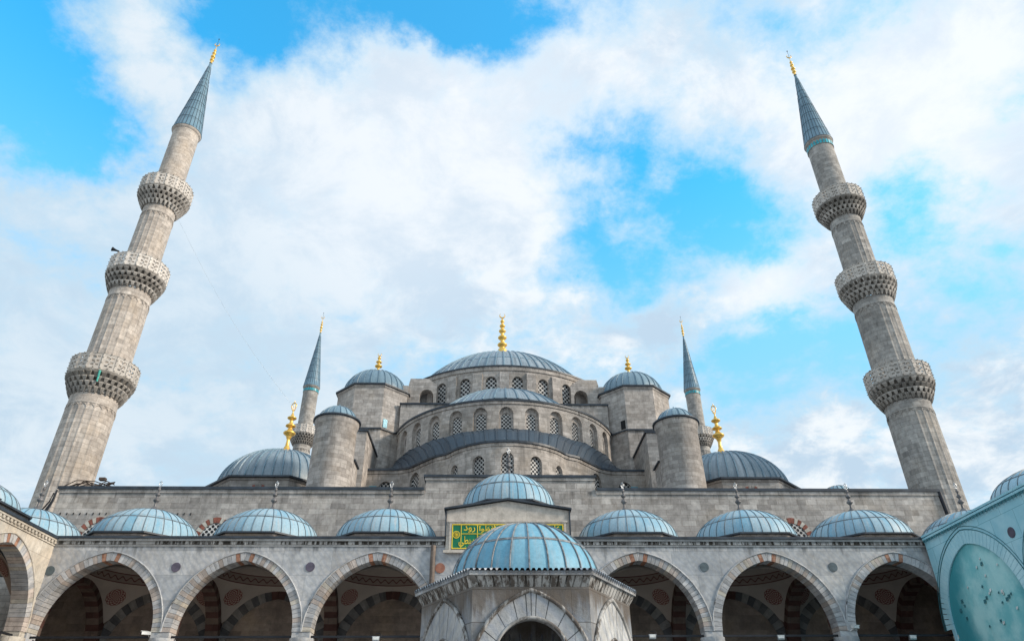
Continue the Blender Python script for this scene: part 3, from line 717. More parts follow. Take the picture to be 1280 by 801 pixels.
# ================================================================== MINARETS
def make_minaret(label, stone_mat, tiles, loc, bands=((27.1, 2.42), (36.9, 2.32), (46.15, 2.2)), low=0.):
    t = thing('minaret', label, 'minaret', loc, 'tall minarets with gilded tips at the corners of the hall')
    rs = [1.69, 1.63, 1.36, 1.22]
    zs = [0]+[b[0] for b in bands]+[54.8]
    for i in range(4):
        z0 = zs[i]+(.2 if i else 0); z1 = zs[i+1]-(1.75 if i < 3 else .0)
        r = rs[i]; n = 80
        def rm(j): return 1.028 if (j % 4 == 0 and i < 3) else 1.0
        mb = MB()
        if i == 0:
            mb.box(-2.6, 2.6, -2.6, 2.6, 0, 13.0); mb.ngon_lathe([(2.6, 13.0), (1.95, 15.5)], 8, (0, 0))
            z0 = 15.0
        fl = z1-.75 if i < 3 else z1
        mb.lathe([(r, z0), (r*.985, fl)], n, smooth=False, us=r, rmod=rm, v0=z0)
        if i < 3:
            mb.lathe([(r*1.0, fl), (r*1.02, fl+.04), (r*1.0, fl+.1), (r*1.0, z1+.1)], n, smooth=True, us=r, v0=fl)
            for j in range(20):   # blind arch heads closing the flutes
                a0, a1 = 2*pi*j/20, 2*pi*(j+1)/20
                pts = []
                for k in range(7):
                    a = a0+(a1-a0)*k/6; pts.append((r*1.012*sin(a), -r*1.012*cos(a), fl-.35+.3*sin(pi*k/6)))
                mb.tube(pts, .022, 4, 0)
        else:
            mb.lathe([(r*.985, z1), (r*1.03, z1+.0), (r*1.03, z1+.05)], n, smooth=False, us=r)
        mb.build('shaft', stone_mat, t, origin=loc) if False else mb_local(mb, 'shaft', [stone_mat], t)
    for bi, (zb, R) in enumerate(bands):
        r0 = rs[bi]*1.0; mh = 1.6; mb = MB()
        mb.lathe([(r0, zb-mh), (r0+.05, zb-mh), (r0+.12, zb-mh*.66), (r0+(R-r0)*.45, zb-mh*.3), (R-.3, zb-.25), (R, zb-.2), (R+.06, zb-.1), (R+.06, zb), (rs[bi+1], zb)], 48, smooth=False)
        tiers = 4; N = 28
        for k in range(tiers):
            za = zb-mh+mh*.9*k/tiers; zt = zb-mh+mh*.9*(k+1)/tiers
            ri = r0+(R-.2-r0)*(k/tiers)**.85; ro = r0+(R-.06-r0)*((k+1)/tiers)**.8
            for j in range(N):
                a = 2*pi*(j+(.5 if k % 2 else 0))/N; w = pi/N*.66; w2 = w*.35
                def P(ang, r, z): return (r*sin(ang), -r*cos(ang), z)
                mb.hexa([P(a-w2, ri-.05, za-.12), P(a+w2, ri-.05, za-.12), P(a+w2, ri+.12, za-.1), P(a-w2, ri+.12, za-.1), P(a-w, ri-.1, zt-.1), P(a+w, ri-.1, zt-.1), P(a+w, ro+.1, zt-.1), P(a-w, ro+.1, zt-.1)], 0)
                mb.hexa([P(a-w, ri-.1, zt-.1), P(a+w, ri-.1, zt-.1), P(a+w, ro+.1, zt-.1), P(a-w, ro+.1, zt-.1), P(a-w*.9, ri-.1, zt), P(a+w*.9, ri-.1, zt), P(a+w*.9, ro+.08, zt), P(a-w*.9, ro+.08, zt)], 0)
        bal = mb_local(mb, 'balcony', ['muqarnas_stone'], t)
        mb = MB(); N = 16; H = 1.28
        for j in range(N):
            a, b = 2*pi*j/N, 2*pi*(j+1)/N
            A = Vector((R*sin(a), -R*cos(a), 0)); B = Vector((R*sin(b), -R*cos(b), 0)); T = (B-A); L = T.length; T /= L; Nn = Vector((T.y, -T.x, 0))
            def Q(u, d, z): q = A+T*u+Nn*d; return (q.x, q.y, z)
            mb.box(-.07, .07, -.08, .08, zb, zb+H+.06, 0, Q)
            nr, nc = 3, 2
            for k in range(nr+1):
                z0 = zb+.0+(H-.2)*k/nr; hh = .26 if k == 0 else .19
                mb.box(.07, L-.07, -.05, .05, z0, z0+hh, 0, Q)
            for k in range(nc+1):
                u0 = .07+(L-.14-.13)*k/nc
                mb.box(u0, u0+.13, -.047, .047, zb+.01, zb+H-.01, 0, Q)
            mb.box(0, L, -.075, .075, zb+H, zb+H+.05, 0, Q)
        mb_local(mb, 'parapet', ['balcony_stone'], bal)
        mb = MB()
        for j in range(32):
            a = 2*pi*j/32
            for zz in (zb+.05, zb+.5, zb+.95, zb+1.3):
                d = Vector((sin(a), -cos(a), 0)); p = d*(R-.01)+Vector((0, 0, zz)); mb.tube([p, p+d*.08, p+d*.13], [.03, .045, .035], 5, 0)
        mb_local(mb, 'lamp_string', ['bulb'], bal)['kind'] = 'stuff'
        if bi == 0 and not tiles:
            mb = MB(); 
            for k, (w, zz) in enumerate(((.09, -.15), (.07, -.55))):
                d = Vector((sin(R_(24)), -cos(R_(24)), 0)); p = d*(R+.1-abs(zz)*.35)+Vector((0, 0, zb+zz)); mb.tube([p, p+Vector((0, 0, -.42))-d*.1], [w, w*.8], 6, 0)
            mb_local(mb, 'patina_stain', ['patina'], bal)
    mb = MB(); zc = 54.85
    if tiles:
        mb.lathe([(1.23, zc-1.0), (1.25, zc-1.0), (1.25, zc-.35), (1.3, zc-.3)], 64)
        tb = mb_local(mb, 'tile_band', [stone_mat], t)
        tm = MB()
        for j in range(26):
            a, b = 2*pi*(j+.12)/26, 2*pi*(j+.88)/26
            pr = [(a, zc-.95), (b, zc-.95), (b, zc-.55), ((a+b)/2, zc-.4), (a, zc-.55)]
            tm.face([(1.272*sin(x), -1.272*cos(x), z) for x, z in pr], None, 0)
        mb_local(tm, 'tile', ['turquoise'], tb)['kind'] = 'stuff'
        mb = MB()
    mb.lathe([(1.2, zc-.3), (1.31, zc-.2), (1.36, zc-.05), (1.36, zc+.03)], 48); mb_local(mb, 'cornice', [stone_mat], t)
    mb = MB(); H = 10.9; n = 48
    prof = [(1.39, zc+.0), (1.41, zc+.06)]+[(1.36*(1-k/12)**1.06+.09*(k/12), zc+.1+H*k/12) for k in range(13)]
    mb.lathe(prof, n, us=24/(2*pi), vs=9/H)
    for j in range(24):
        a = 2*pi*j/24; mb.tube([(p[0]*sin(a), -p[0]*cos(a), p[1]) for p in prof[2:(14 if j % 3 == 0 else 11 if j % 3 == 1 else 9)]], .028, 4, 1)
    for k in range(1, 8):
        f = k/8.4; r = 1.36*(1-f)**1.06+.09*f+.01; mb.tube([(r*sin(2*pi*i/32), -r*cos(2*pi*i/32), zc+.1+H*f) for i in range(32)], .022, 4, 1, closed=True)
    sp = mb_local(mb, 'spire', ['lead_cone', 'lead_dark'], t)
    fm = MB(); z = zc+H-.1; fm.lathe([(r, z+zz) for r, zz in finial_prof(3.3, .32, 'min')], 14)
    cr = .26; zc2 = z+3.3*.9+cr
    fm.tube([(cr*sin(a), 0, zc2-cr*cos(a)) for a in [R_(-145+290*i/14) for i in range(15)]], [max(.02, .07*cos(R_(-145+290*i/14)/1.75)) for i in range(15)], 5, 0)
    fm.tube([(0, 0, z+2.9), (0, 0, zc2+.9)], .018, 4, 1); fm.tube([(0, 0, zc2+.85), (0, 0, zc2+.95)], .06, 6, 1)
    mb_local(fm, 'finial', ['gold', 'iron'], sp)
    return t
def mb_local(mb, name, mats, parent):
    return mb.build(name, mats, parent, origin=(0, 0, 0))
mA = make_minaret('tall minaret at left, stone coloured as if sunlit, no turquoise tiles under its spire', 'minaret_stone_lit', False, (-31.62, 50, 0))
mB_ = make_minaret('tall three-balcony minaret at right, stone coloured as if in shade, with turquoise tiles under its spire', 'minaret_stone_shaded', True, (32.3, 50, 0))
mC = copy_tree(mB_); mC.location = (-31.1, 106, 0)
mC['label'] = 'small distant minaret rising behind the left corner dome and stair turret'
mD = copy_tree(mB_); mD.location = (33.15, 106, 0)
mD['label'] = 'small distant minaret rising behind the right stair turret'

# ================================================================== PORTICOES
BAY = 7.0; YF = 38.5; ZSP = 7.25; HW = 3.03; RISE = 3.5; RW = .42; TD = .85; DEP = 7.5
def vous(seed, N):
    rnd = random.Random(seed); pat = {}
    def f(i, N, side):
        if i == N-1: return 0
        if i == N-2: return 3
        k = (i, side)
        if k not in pat: pat[k] = rnd.choice([0, 0, 0, 0, 1, 1, 2]) if i % 2 == 0 else rnd.choice([0, 0, 1, 0])
        return pat[k]
    return f
VM = ['voussoir_pale', 'voussoir_pink', 'voussoir_cream', 'voussoir_red']
def disc(M, u, z, r, d0=-.035, n=24):
    mb = MB(); P = [(u+r*cos(2*pi*i/n), z+r*sin(2*pi*i/n)) for i in range(n)]
    mb.face([M(a, d0, b) for a, b in P], None, 0)
    for i in range(n):
        a, b = P[i], P[(i+1) % n]; mb.face([M(a[0], d0, a[1]), M(b[0], d0, b[1]), M(b[0], .02, b[1]), M(a[0], .02, a[1])], None, 0)
    return mb
def low_dome(parent, x, y, zb=12.0, zt=12.3, r=3.02, h=2.05, mat='lead_teal', fin=True, ribs=36, phase=0, ap=3.18, finz=None):
    mb = MB(); mb.ngon_lathe([(ap, zb), (ap, zt)], 8, (x, y), phase); b = mb.build('dome_base', 'wall_edge', parent)
    mb = MB(); mb.ngon_lathe([(ap-.2, zt+.004), (ap+.16, zt+.004), (ap+.16, zt+.09), (r-.1, zt+.2)], 8, (x, y), phase); mb.build('eaves', 'coping', b)
    d = dome_mb((x, y), zt+.1, r, h, ribs, 3, ribw=.032, ribh=.022, hseam=True, seams=[.33, .74]).build('dome', [mat, 'seam_dark'], parent)
    if fin:
        z = zt+.1+h-.02
        finial(d, x, y, z, 1.75, .3, 'small', mat='finial_lead', top='drop')
    return d
stone('wall_edge', (.40, .33, .28), (.46, .40, .35), (.2, .16, .14), .35, .1, grime=.4, streak=.2, warm=.4, patch=.4)

def bay_inside(P, parent, uc, first, last, backwall_mat, medallions=(0, 1, 2, 3)):
    """vault, ribs and back arch of one bay; P maps (u, depth, z)"""
    y0, y1 = TD, DEP; dc = (y0+y1)/2; hx, hy = BAY/2-.38, (y1-y0)/2; rd = 2.95
    Rs = sqrt(hx*hx+hy*hy)+.12; mb = MB(); n = 48; K = 8
    def edge(a):
        cx_, cy_ = sin(a), -cos(a)
        return min(hx/max(1e-6, abs(cx_)), hy/max(1e-6, abs(cy_)))
    def pt(a, r): z = ZSP+sqrt(max(0, Rs*Rs-r*r)); return P(uc+r*sin(a), dc-r*cos(a), z)
    for j in range(n):
        a, b = 2*pi*j/n, 2*pi*(j+1)/n
        for k in range(K):
            ra, rb = rd+(edge(a)-rd)*k/K, rd+(edge(a)-rd)*(k+1)/K; qa, qb = rd+(edge(b)-rd)*k/K, rd+(edge(b)-rd)*(k+1)/K
            mb.face([pt(a, ra), pt(b, qa), pt(b, qb), pt(a, rb)], None, 0, True)
    zr = ZSP+sqrt(Rs*Rs-rd*rd)
    for j in range(n):
        a, b = 2*pi*j/n, 2*pi*(j+1)/n
        g = lambda a, r, z: P(uc+r*sin(a), dc-r*cos(a), z)
        mb.face([g(a, rd, zr), g(b, rd, zr), g(b, rd-.05, zr+.56), g(a, rd-.05, zr+.56)], [(a*rd, 0), (b*rd, 0), (b*rd, .56), (a*rd, .56)], 1)
        for k in range(5):
            t0, t1 = R_(90*k/5), R_(90*(k+1)/5)
            mb.face([g(a, (rd-.05)*cos(t0), zr+.56+1.3*sin(t0)), g(b, (rd-.05)*cos(t0), zr+.56+1.3*sin(t0)), g(b, (rd-.05)*cos(t1), zr+.56+1.3*sin(t1)), g(a, (rd-.05)*cos(t1), zr+.56+1.3*sin(t1))], None, 0, True)
    v = mb.build('vault', ['plaster', 'painted_band'], parent)
    for q in medallions:
        sx, sy = ((-1, 1), (1, 1), (-1, -1), (1, -1))[q]
        rr = 3.62; zz = sqrt(Rs*Rs-rr*rr); d = Vector((sx*rr*.7071, sy*rr*.7071, zz)).normalized()
        t1 = Vector((-d.y, d.x, 0)).normalized(); t2 = d.cross(t1); mb = MB(); n2 = 24
        for i in range(n2):
            for (r0, r1) in ((0, .3), (.3, .56)):
                pts = []; uvs = []
                for (aa, r) in ((i, r0), (i+1, r0), (i+1, r1), (i, r1)):
                    a = 2*pi*aa/n2; w = (d*Rs+t1*r*cos(a)+t2*r*sin(a)).normalized()*(Rs-.03)
                    pts.append(P(uc+w.x, dc+w.y, ZSP+w.z)); uvs.append((r*cos(a), r*sin(a)))
                mb.face(pts, uvs, 0)
        mb.build('rosette', 'painted_rosette', v)
    # back arch on the rear wall
    mb = MB(); ring(mb, P, uc, HW-.15, ZSP-.3, RISE-.25, .62, DEP-.12, DEP-.01, 13, lambda i, N, s: (2 if i >= N-1 else i % 2), gap=.01)
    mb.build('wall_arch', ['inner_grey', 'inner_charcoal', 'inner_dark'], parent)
def cross_arch(P, parent, u):
    """transverse striped arch between two bays, spanning the depth"""
    hy = (DEP-TD)/2-.12; dc = (DEP+TD)/2
    Q = lambda uu, d, z: P(u-.38+d, dc+uu, z)
    mb = MB(); ring(mb, Q, 0, hy-.28, ZSP, hy+.02, .62, 0., .76, 13, lambda i, N, s: i % 2, gap=.0)
    arch_wall(mb, lambda uu, d, z: Q(uu, d+.12, z), -hy-.3, hy+.3, ZSP, 11.9, [(0, hy+.25, ZSP, hy+.55, ZSP)], .52, back=True, m=2)
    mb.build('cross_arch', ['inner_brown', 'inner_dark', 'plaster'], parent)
def column_part(P, parent, u, d, mat='marble'):
    c = P(u, d, 0); mb = MB()
    mb.lathe([(.62, 0), (.62, .25), (.5, .35), (.44, .5), (.40, 5.9), (.46, 5.95), (.46, 6.05), (.42, 6.1), (.5, 6.5), (.62, 6.82), (.62, 6.98)], 32, (c[0], c[1]), us=.5)
    mb.build('column', mat, parent)

def portico(name, label, P, bays, wallmat, corn0, corn1, inside, center=None, u_first=None, cols=True, roundels=True, dark_first=None, vm=VM, seed=1, gable=None, wall_u=None, ringname='arch_ring'):
    loc = P((bays[0]+bays[-1])/2, DEP/2, 0)
    t = thing('arcade_portico', label, 'arcade', loc)
    w0, w1 = wall_u
    mb = MB()
    arch_wall(mb, P, w0, w1, ZSP, 11.47, [(b, HW+RW, ZSP, RISE+RW*1.0-.01, ZSP) for b in bays], TD, back=True, n=12)
    for i in range(len(bays)+1):      # impost blocks over the columns
        u = bays[0]-BAY/2+i*BAY
        mb.box(max(w0, u-.45), min(w1, u+.45), 0, TD, 6.98, ZSP-.003, 0, P)
    mb.build('arcade_wall', wallmat, t)
    for i, b in enumerate(bays):
        mb = MB(); ring(mb, P, b, HW, ZSP, RISE, RW, -.03, TD-.03, 24, vous(seed*31+i, 24), gap=.014); mb.build(ringname, vm, t)
        mb = MB(); mb.tube(arch_line(P, b, HW+RW+.04, ZSP, RISE+RW+.03, -.04), .045, 5, 0); mb.build('arch_moulding', wallmat, t)
    return t

Pf = lambda u, d, z: (u, YF+d, z)
OX = .1
bays = [OX+k*BAY for k in range(-3, 4)]
front_p = portico('arcade_portico', 'grey marble arcade with blue lead domes running along the front of the hall', Pf, bays, 'marble', 0, 0, True, wall_u=(-24.4, 24.6), seed=3)
# cornice courses
mb = MB()
for a, b in ((-24.4, -3.36), (3.5, 24.6)):
    mb.box(a, b, -.05, TD, 11.474, 11.56, 0, Pf); mb.box(a, b, -.16, TD, 11.74, 11.85, 0, Pf)
mb.box(-24.4, 24.6, TD, TD+.1, 11.474, 11.9, 0, Pf)
mb.build('cornice', 'cornice_stone', front_p)
mb = MB()
for a, b in ((-24.4, -3.36), (3.5, 24.6)): mb.box(a, b, -.09, TD, 11.563, 11.737, 0, Pf)
mb.build('stained_frieze', 'stained_cornice', front_p)
mb = MB()
for a, b in ((-24.4, -3.36), (3.5, 24.6)): mb.box(a, b, -.24, TD+.2, 11.854, 11.97, 0, Pf)
mb.build('roof_edge', 'coping', front_p)
def roof_cells(parent, P, ucs, name='roof', mat='coping'):
    mb = MB(); dc = 42.15-YF; hx = BAY/2; 
    for uc in ucs:
        n = 32
        def e(a, r=None):
            cx_, cy_ = sin(a), -cos(a)
            rr = min(hx/max(1e-6, abs(cx_)), (dc+.1 if cy_ < 0 else DEP-dc)/max(1e-6, abs(cy_))) if r is None else r
            return P(uc+rr*cx_, dc+rr*cy_, 11.976)
        for j in range(n):
            a, b = 2*pi*j/n, 2*pi*(j+1)/n; mb.face([e(a, 3.0), e(b, 3.0), e(b), e(a)], None, 0)
    return mb.build(name, mat, parent)
roof_cells(front_p, Pf, bays)
DX = [-21.1, -14.05, -7.02, .2, 7.3, 14.4, 21.4]
for i, x in enumerate(DX):
    if i == 3: continue
    low_dome(front_p, x, 42.15)
# raised central bay: attic, gable, inscription, taller dome
mb = MB()
mb.box(-3.3, 3.42, 38.3, 39.4, 11.1, 13.38)
mb.hexa([(-3.3, 38.3, 13.384), (3.42, 38.3, 13.384), (3.42, 39.4, 13.384), (-3.3, 39.4, 13.384), (.05, 38.3, 13.92), (.07, 38.3, 13.92), (.07, 39.4, 13.92), (.05, 39.4, 13.92)])
mb.box(-3.42, 3.54, 38.22, 38.298, 11.1, 11.24); mb.box(-3.2, 3.32, 38.2, 38.298, 12.72, 12.8); mb.box(-3.12, 3.24, 38.24, 38.297, 12.64, 12.717)
mb.box(-3.12, -3.0, 38.24, 38.297, 11.244, 12.637); mb.box(3.12, 3.24, 38.24, 38.297, 11.244, 12.637)
mb.box(-3.3, 3.42, 39.4, 45.9, 11.98, 13.3)
at = mb.build('attic', 'attic_stone', front_p)
mb = MB()
for a, b in (((-3.45, 13.4), (.06, 13.95)), ((.06, 13.95), (3.57, 13.4))):
    mb.hexa([(a[0], 38.1, a[1]), (b[0], 38.1, b[1]), (b[0], 39.5, b[1]), (a[0], 39.5, a[1]), (a[0], 38.1, a[1]+.1), (b[0], 38.1, b[1]+.1), (b[0], 39.5, b[1]+.1), (a[0], 39.5, a[1]+.1)])
mb.box(-3.37, -3.305, 38.2, 39.4, 11.98, 13.38); mb.box(3.425, 3.49, 38.2, 39.4, 11.98, 13.38)
mb.build('gable_edge', 'coping', at)
low_dome(front_p, .2, 42.15, 13.3, 14.2, 2.85, 2.4, mat='lead_teal', fin=True, ribs=36, ap=3.0)
# inscription
mb = MB(); mb.box(-2.98, 3.08, 38.25, 38.297, 11.3, 12.62); panel = mb.build('inscription_panel', 'sign_green', front_p)
mb = MB()
xa, xb, za, zb_ = -2.98, 3.08, 11.3, 12.62
def bar(x0, x1, z0, z1): mb.box(x0, x1, 38.225, 38.249, z0, z1)
bar(xa, xb, zb_-.05, zb_); bar(xa, xb, za, za+.05); bar(xa, xa+.05, za+.053, zb_-.053); bar(xb-.05, xb, za+.053, zb_-.053)
for x in (-2.5, -1.62, -.7, .3, 1.2, 2.05, 2.6): bar(x, x+.035, za+.056, zb_-.056)
for (x0, x1) in ((-2.46, -1.63), (-1.58, -.71), (-.66, .29), (.34, 1.19), (1.24, 2.04)): bar(x0, x1, 12.08, 12.11)
for i in range(24):   # round seal at the left end
    a, b = 2*pi*i/24, 2*pi*(i+1)/24; c = (-2.74, 12.05)
    mb.face([(c[0]+.2*cos(a), 38.22, c[1]+.2*sin(a)), (c[0]+.2*cos(b), 38.22, c[1]+.2*sin(b)), (c[0]+.165*cos(b), 38.22, c[1]+.165*sin(b)), (c[0]+.165*cos(a), 38.22, c[1]+.165*sin(a))], None, 0)
for k in range(6):
    a = pi*k/6; c = (-2.74, 12.05); mb.tube([(c[0]-.15*cos(a), 38.225, c[1]-.15*sin(a)), (c[0]+.02*sin(a*3), 38.22, c[1]), (c[0]+.15*cos(a), 38.225, c[1]+.15*sin(a))], .012, 4, 0)
mb.build('frame', 'sign_gold', panel)
def arabic(s, x, z, size, sx=1., ht=None):
    cu = bpy.data.curves.new('lettering', 'FONT'); cu.body = s; cu.size = size; cu.extrude = .008; cu.align_x = 'LEFT'; cu.offset = .006
    o = bpy.data.objects.new('tmp', cu); COL.objects.link(o)
    bpy.context.view_layer.update()
    me = bpy.data.meshes.new_from_object(o.evaluated_get(bpy.context.evaluated_depsgraph_get()))
    bpy.data.objects.remove(o)
    if len(me.vertices) == 0: return None
    xs = [v.co.x for v in me.vertices]; ys = [v.co.y for v in me.vertices]
    w, hh = max(xs)-min(xs), max(ys)-min(ys); kx = sx/w; ky = (ht or sx/w*hh)/hh; x0, y0 = min(xs), min(ys); k = 1
    for v in me.vertices: v.co = Vector((x+(v.co.x-x0)*kx, 38.238-v.co.z*.8, z+(v.co.y-y0)*ky))
    for v in me.vertices: v.co -= wpos(panel)
    o = bpy.data.objects.new('lettering', me); COL.objects.link(o); o.parent = panel; me.materials.append(MATS['sign_gold'])
    return o
# visual order (left to right) with presentation forms
def vis(s): return s[::-1]
arabic(vis('\uFEEE\uFEB3\uFEC4\uFEF0'.replace('\uFEEE', '\uFEED')), -2.6, 11.42, 1., 1.0, .56)
arabic(vis('\uFE8D\uFEDF\uFEEE\uFEB3\uFEC4\uFEF0'), -1.5, 11.42, 1., 1.3, .56)
arabic(vis('\uFEED\uFE8D\uFEDF\uFEBC\uFEE0\uFEEE\uFE93'), .0, 11.42, 1., 1.5, .56)
arabic(vis('\uFECB\uFEE0\uFEF0'), 1.75, 11.42, 1., .8, .56)
arabic(vis('\uFEAD\uFEED\uFEA9'), -2.35, 12.17, 1., .62, .34)
arabic(vis('\uFEA3\uFE8E\uFED3\uFEC8\uFEEE\uFE8D'), -1.5, 12.17, 1., 1.2, .34)
arabic(vis('\uFE8D\uFEDF\uFEBC\uFEE0\uFEEE\uFE8D\uFE95'), .1, 12.17, 1., 1.4, .34)
arabic(vis('\uFEC9'), 2.7, 12.0, 1., .26, .5)
rnd = random.Random(12); mb = MB()
for k in range(70):      # vowel marks between the letters
    x = rnd.uniform(-2.42, 2.55); z = rnd.choice([rnd.uniform(11.38, 11.48), rnd.uniform(11.86, 12.03), rnd.uniform(12.45, 12.54), rnd.uniform(11.5, 12.4)]); a = rnd.uniform(-.3, .7); l = rnd.uniform(.04, .1)
    mb.tube([(x, 38.24, z), (x+l*.6*cos(a), 38.238, z+l*.6*sin(a)+.02), (x+l*cos(a), 38.24, z+l*sin(a))], [.008, .016, .006], 5, 0)
mb.build('vowel_marks', 'sign_gold', panel)['kind'] = 'stuff'
# roundels, interior, columns, tie rods
for u, z, mt, r in ((-23.85, 10.22, 'grey_stone', .24), (OX-2.5*BAY, 10.4, 'purple_stone', .24), (OX-1.5*BAY, 10.42, 'purple_stone', .24), (-3.55, 10.36, 'porphyry', .26), (3.7, 10.36, 'porphyry', .26), (OX+1.5*BAY, 10.42, 'grey_stone', .24), (OX+2.5*BAY, 10.42, 'grey_stone', .24)):
    disc(Pf, u, z, r).build('roundel', mt, front_p)
for b in bays: bay_inside(Pf, front_p, b, 0, 0, None)
for i in range(8): cross_arch(Pf, front_p, OX+(i-3.5)*BAY)
for i in range(8): column_part(Pf, front_p, OX+(i-3.5)*BAY, TD/2)
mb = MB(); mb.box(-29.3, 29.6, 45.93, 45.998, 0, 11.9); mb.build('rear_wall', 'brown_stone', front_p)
for i in range(7):
    mb = MB(); u = bays[i]; mb.box(u-BAY/2+.45, u+BAY/2-.45, .3, .38, 7.02, 7.12, 0, Pf); mb.build('tie_rod', 'iron', front_p)
for i in range(8):
    mb = MB(); u = OX+(i-3.5)*BAY; mb.box(u-.04, u+.04, TD+.05, DEP-.1, 7.02, 7.12, 0, Pf); mb.build('tie_rod', 'iron', front_p)
mb = MB(); mb.tube([(-3.95, 38.4, 11.5), (-3.95, 38.38, 10.8), (-3.93, 38.38, 7.3)], .13, 8, 0); mb.build('downpipe', 'brown_stone', front_p)

# wings -----------------------------------------------------------------
XL = -24.05; XR = 23.12
Pl = lambda u, d, z: (XL-d, YF-u, z)
Pr = lambda u, d, z: (XR+d, YF-u, z)
def wing(P, label, wallmat, sheet, seed):
    wb = [3.5+BAY*k for k in range(4)]
    t = portico('arcade_portico', label, P, wb, wallmat, 0, 0, True, wall_u=(.001 if not sheet else .001, 28.0), seed=seed)
    mb = MB(); mb.box(-.0, 28, -.05, TD, 11.474, 11.56, 0, P); mb.box(0., 28, -.14, TD, 11.7, 11.8, 0, P)
    for k in range(90): mb.box(.1+k*.31, .1+k*.31+.17, -.12, TD, 11.564, 11.697, 0, P)
    mb.build('cornice', 'wing_stone' if not sheet else 'cornice_stone', t)
    mb = MB(); mb.box(0, 28, -.2, TD+.2, 11.804, 11.93, 0, P); mb.build('roof_edge', 'coping', t)
    roof_cells(t, P, wb) if not sheet else None
    if sheet: mb = MB(); mb.box(0, 28, 0, DEP, 11.934, 11.99, 0, P); mb.build('roof', 'coping', t)
    for u in wb[:3]:
        c = P(u+(2.6 if sheet else 0), 3.65, 0); low_dome(t, c[0], c[1], 11.995, 12.12 if sheet else 12.3, h=1.6, mat='lead_pale' if sheet else 'lead_teal')
        bay_inside(P, t, u, 0, 0, None, (0, 1, 2, 3) if not sheet else ())
    for k in range(5):
        u = BAY*k
        if k: cross_arch(P, t, u); 
        column_part(P, t, max(u, .3), TD/2, wallmat)
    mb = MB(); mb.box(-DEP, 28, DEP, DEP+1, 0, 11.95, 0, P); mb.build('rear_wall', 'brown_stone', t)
    mb = MB(); mb.box(0, 28, .3, .38, 7.02, 7.12, 0, P); mb.build('tie_rod', 'iron', t)
    return t
lw = wing(Pl, 'warm cream stone arcade wing with lead domes along the left side of the courtyard', 'wing_stone', False, 11)
rw = wing(Pr, 'arcade wing along the right side of the courtyard, standing behind the turquoise sheeting', 'wing_stone', True, 17)
# raised parapet block behind the left wing cornice
mb = MB(); mb.box(3.3, 28, .9, 1.5, 11.94, 12.55, 0, Pl); mb.build('parapet', 'wing_stone', lw)
mb = MB(); mb.box(3.2, 28, .75, 1.6, 12.554, 12.66, 0, Pl); mb.build('parapet_edge', 'coping', lw)
# corner domes between the porticoes
low_dome(front_p, -28.0, 42.15, 11.975, 12.3); low_dome(front_p, 28.35, 42.0, 11.975, 12.3)
mb = MB(); mb.box(-31.5, -24.4, 38.5, 45.9, 11.5, 11.97); mb.box(24.6, 31.5, 38.5, 45.9, 11.5, 11.97); mb.build('corner_roof', 'coping', front_p)

# turquoise printed sheeting hung over the right wing
sheet = thing('printed_sheeting', 'turquoise construction sheeting printed with arches, hung over the right arcade wing', 'sheeting', (XR, 24.5, 0))
Ps = lambda u, d, z: (XR-.22+d, YF-.25-u, z)
wb = [3.25+BAY*k for k in range(4)]
mb = MB(); arch_wall(mb, Ps, 0, 27.5, 3.0, 11.75, [(b, HW-.02, ZSP, RISE, 3.0) for b in wb], .06, back=True, n=14)
mb.box(0, 27.5, -.08, .1, 11.754, 11.86, 0, Ps); mb.box(0, 27.5, -.1, .25, 11.9, 12.0, 0, Ps); mb.box(0, 27.5, 0, .25, 11.862, 11.898, 0, Ps)
mb.build('fabric', 'sheet_pale', sheet)
for b in wb:
    mb = MB(); ring(mb, Ps, b, HW, ZSP, RISE, .62, -.012, -.003, 22, lambda i, N, s: 0, gap=.03); mb.build('printed_arch', 'sheet_ring', sheet)
    mb = MB()
    mb.tube(arch_line(Ps, b, HW+.66, ZSP, RISE+.68, -.015), .022, 4, 0); mb.tube(arch_line(Ps, b, HW+.8, ZSP, RISE+.84, -.015), .018, 4, 0)
    mb.build('printed_outline', 'sheet_line', sheet)
    mb = MB(); P_ = arc(b, HW, ZSP, RISE, 14)
    for (a, za), (c, zc_) in zip(P_[:-1], P_[1:]): mb.face([Ps(a, .07, 3.0), Ps(c, .07, 3.0), Ps(c, .07, zc_), Ps(a, .07, za)], [(a-b, 3-8.1), (c-b, 3-8.1), (c-b, zc_-8.1), (a-b, za-8.1)], 0)
    inf = mb.build('infill', 'sheet_deep', sheet)
    rnd = random.Random(int(b*10)); mb = MB(); mw = MB()
    for k in range(26):
        r, ph = 2.1*sqrt(rnd.random()), rnd.random()*6.28; u = b+r*cos(ph)*1.1; z = 8.2+r*sin(ph)*.85
        q = .045+.045*rnd.random()
        (mw if rnd.random() < .25 else mb).hexa([Ps(u-q, .05, z-q), Ps(u+q, .03, z-q*.6), Ps(u+q*1.2, .05, z+q), Ps(u-q, .065, z+q), Ps(u-q, .03, z-q), Ps(u+q, .0, z-q*.9), Ps(u+q, .03, z+q*.8), Ps(u-q, .055, z+q)])
    mb.build('wind_slits', 'sheet_line', inf)['kind'] = 'stuff'; mw.build('light_gaps', 'white_paint', inf)['kind'] = 'stuff'  # white patches stand for light showing through gaps in the sheet
mb = MB(); mb.box(0, 27.5, .16, .22, 6.95, 7.05, 0, Ps)
for k in range(110): mb.box(.1+k*.25, .1+k*.25+.13, -.11, -.075, 11.62, 11.74, 0, Ps)
mb.build('printed_fringe', 'sheet_line', sheet)
disc(Ps, 6.75, 10.35, .24, -.02).build('printed_roundel', 'purple_stone', sheet); disc(Ps, 13.75, 10.35, .24, -.02).build('printed_roundel', 'purple_stone', sheet)

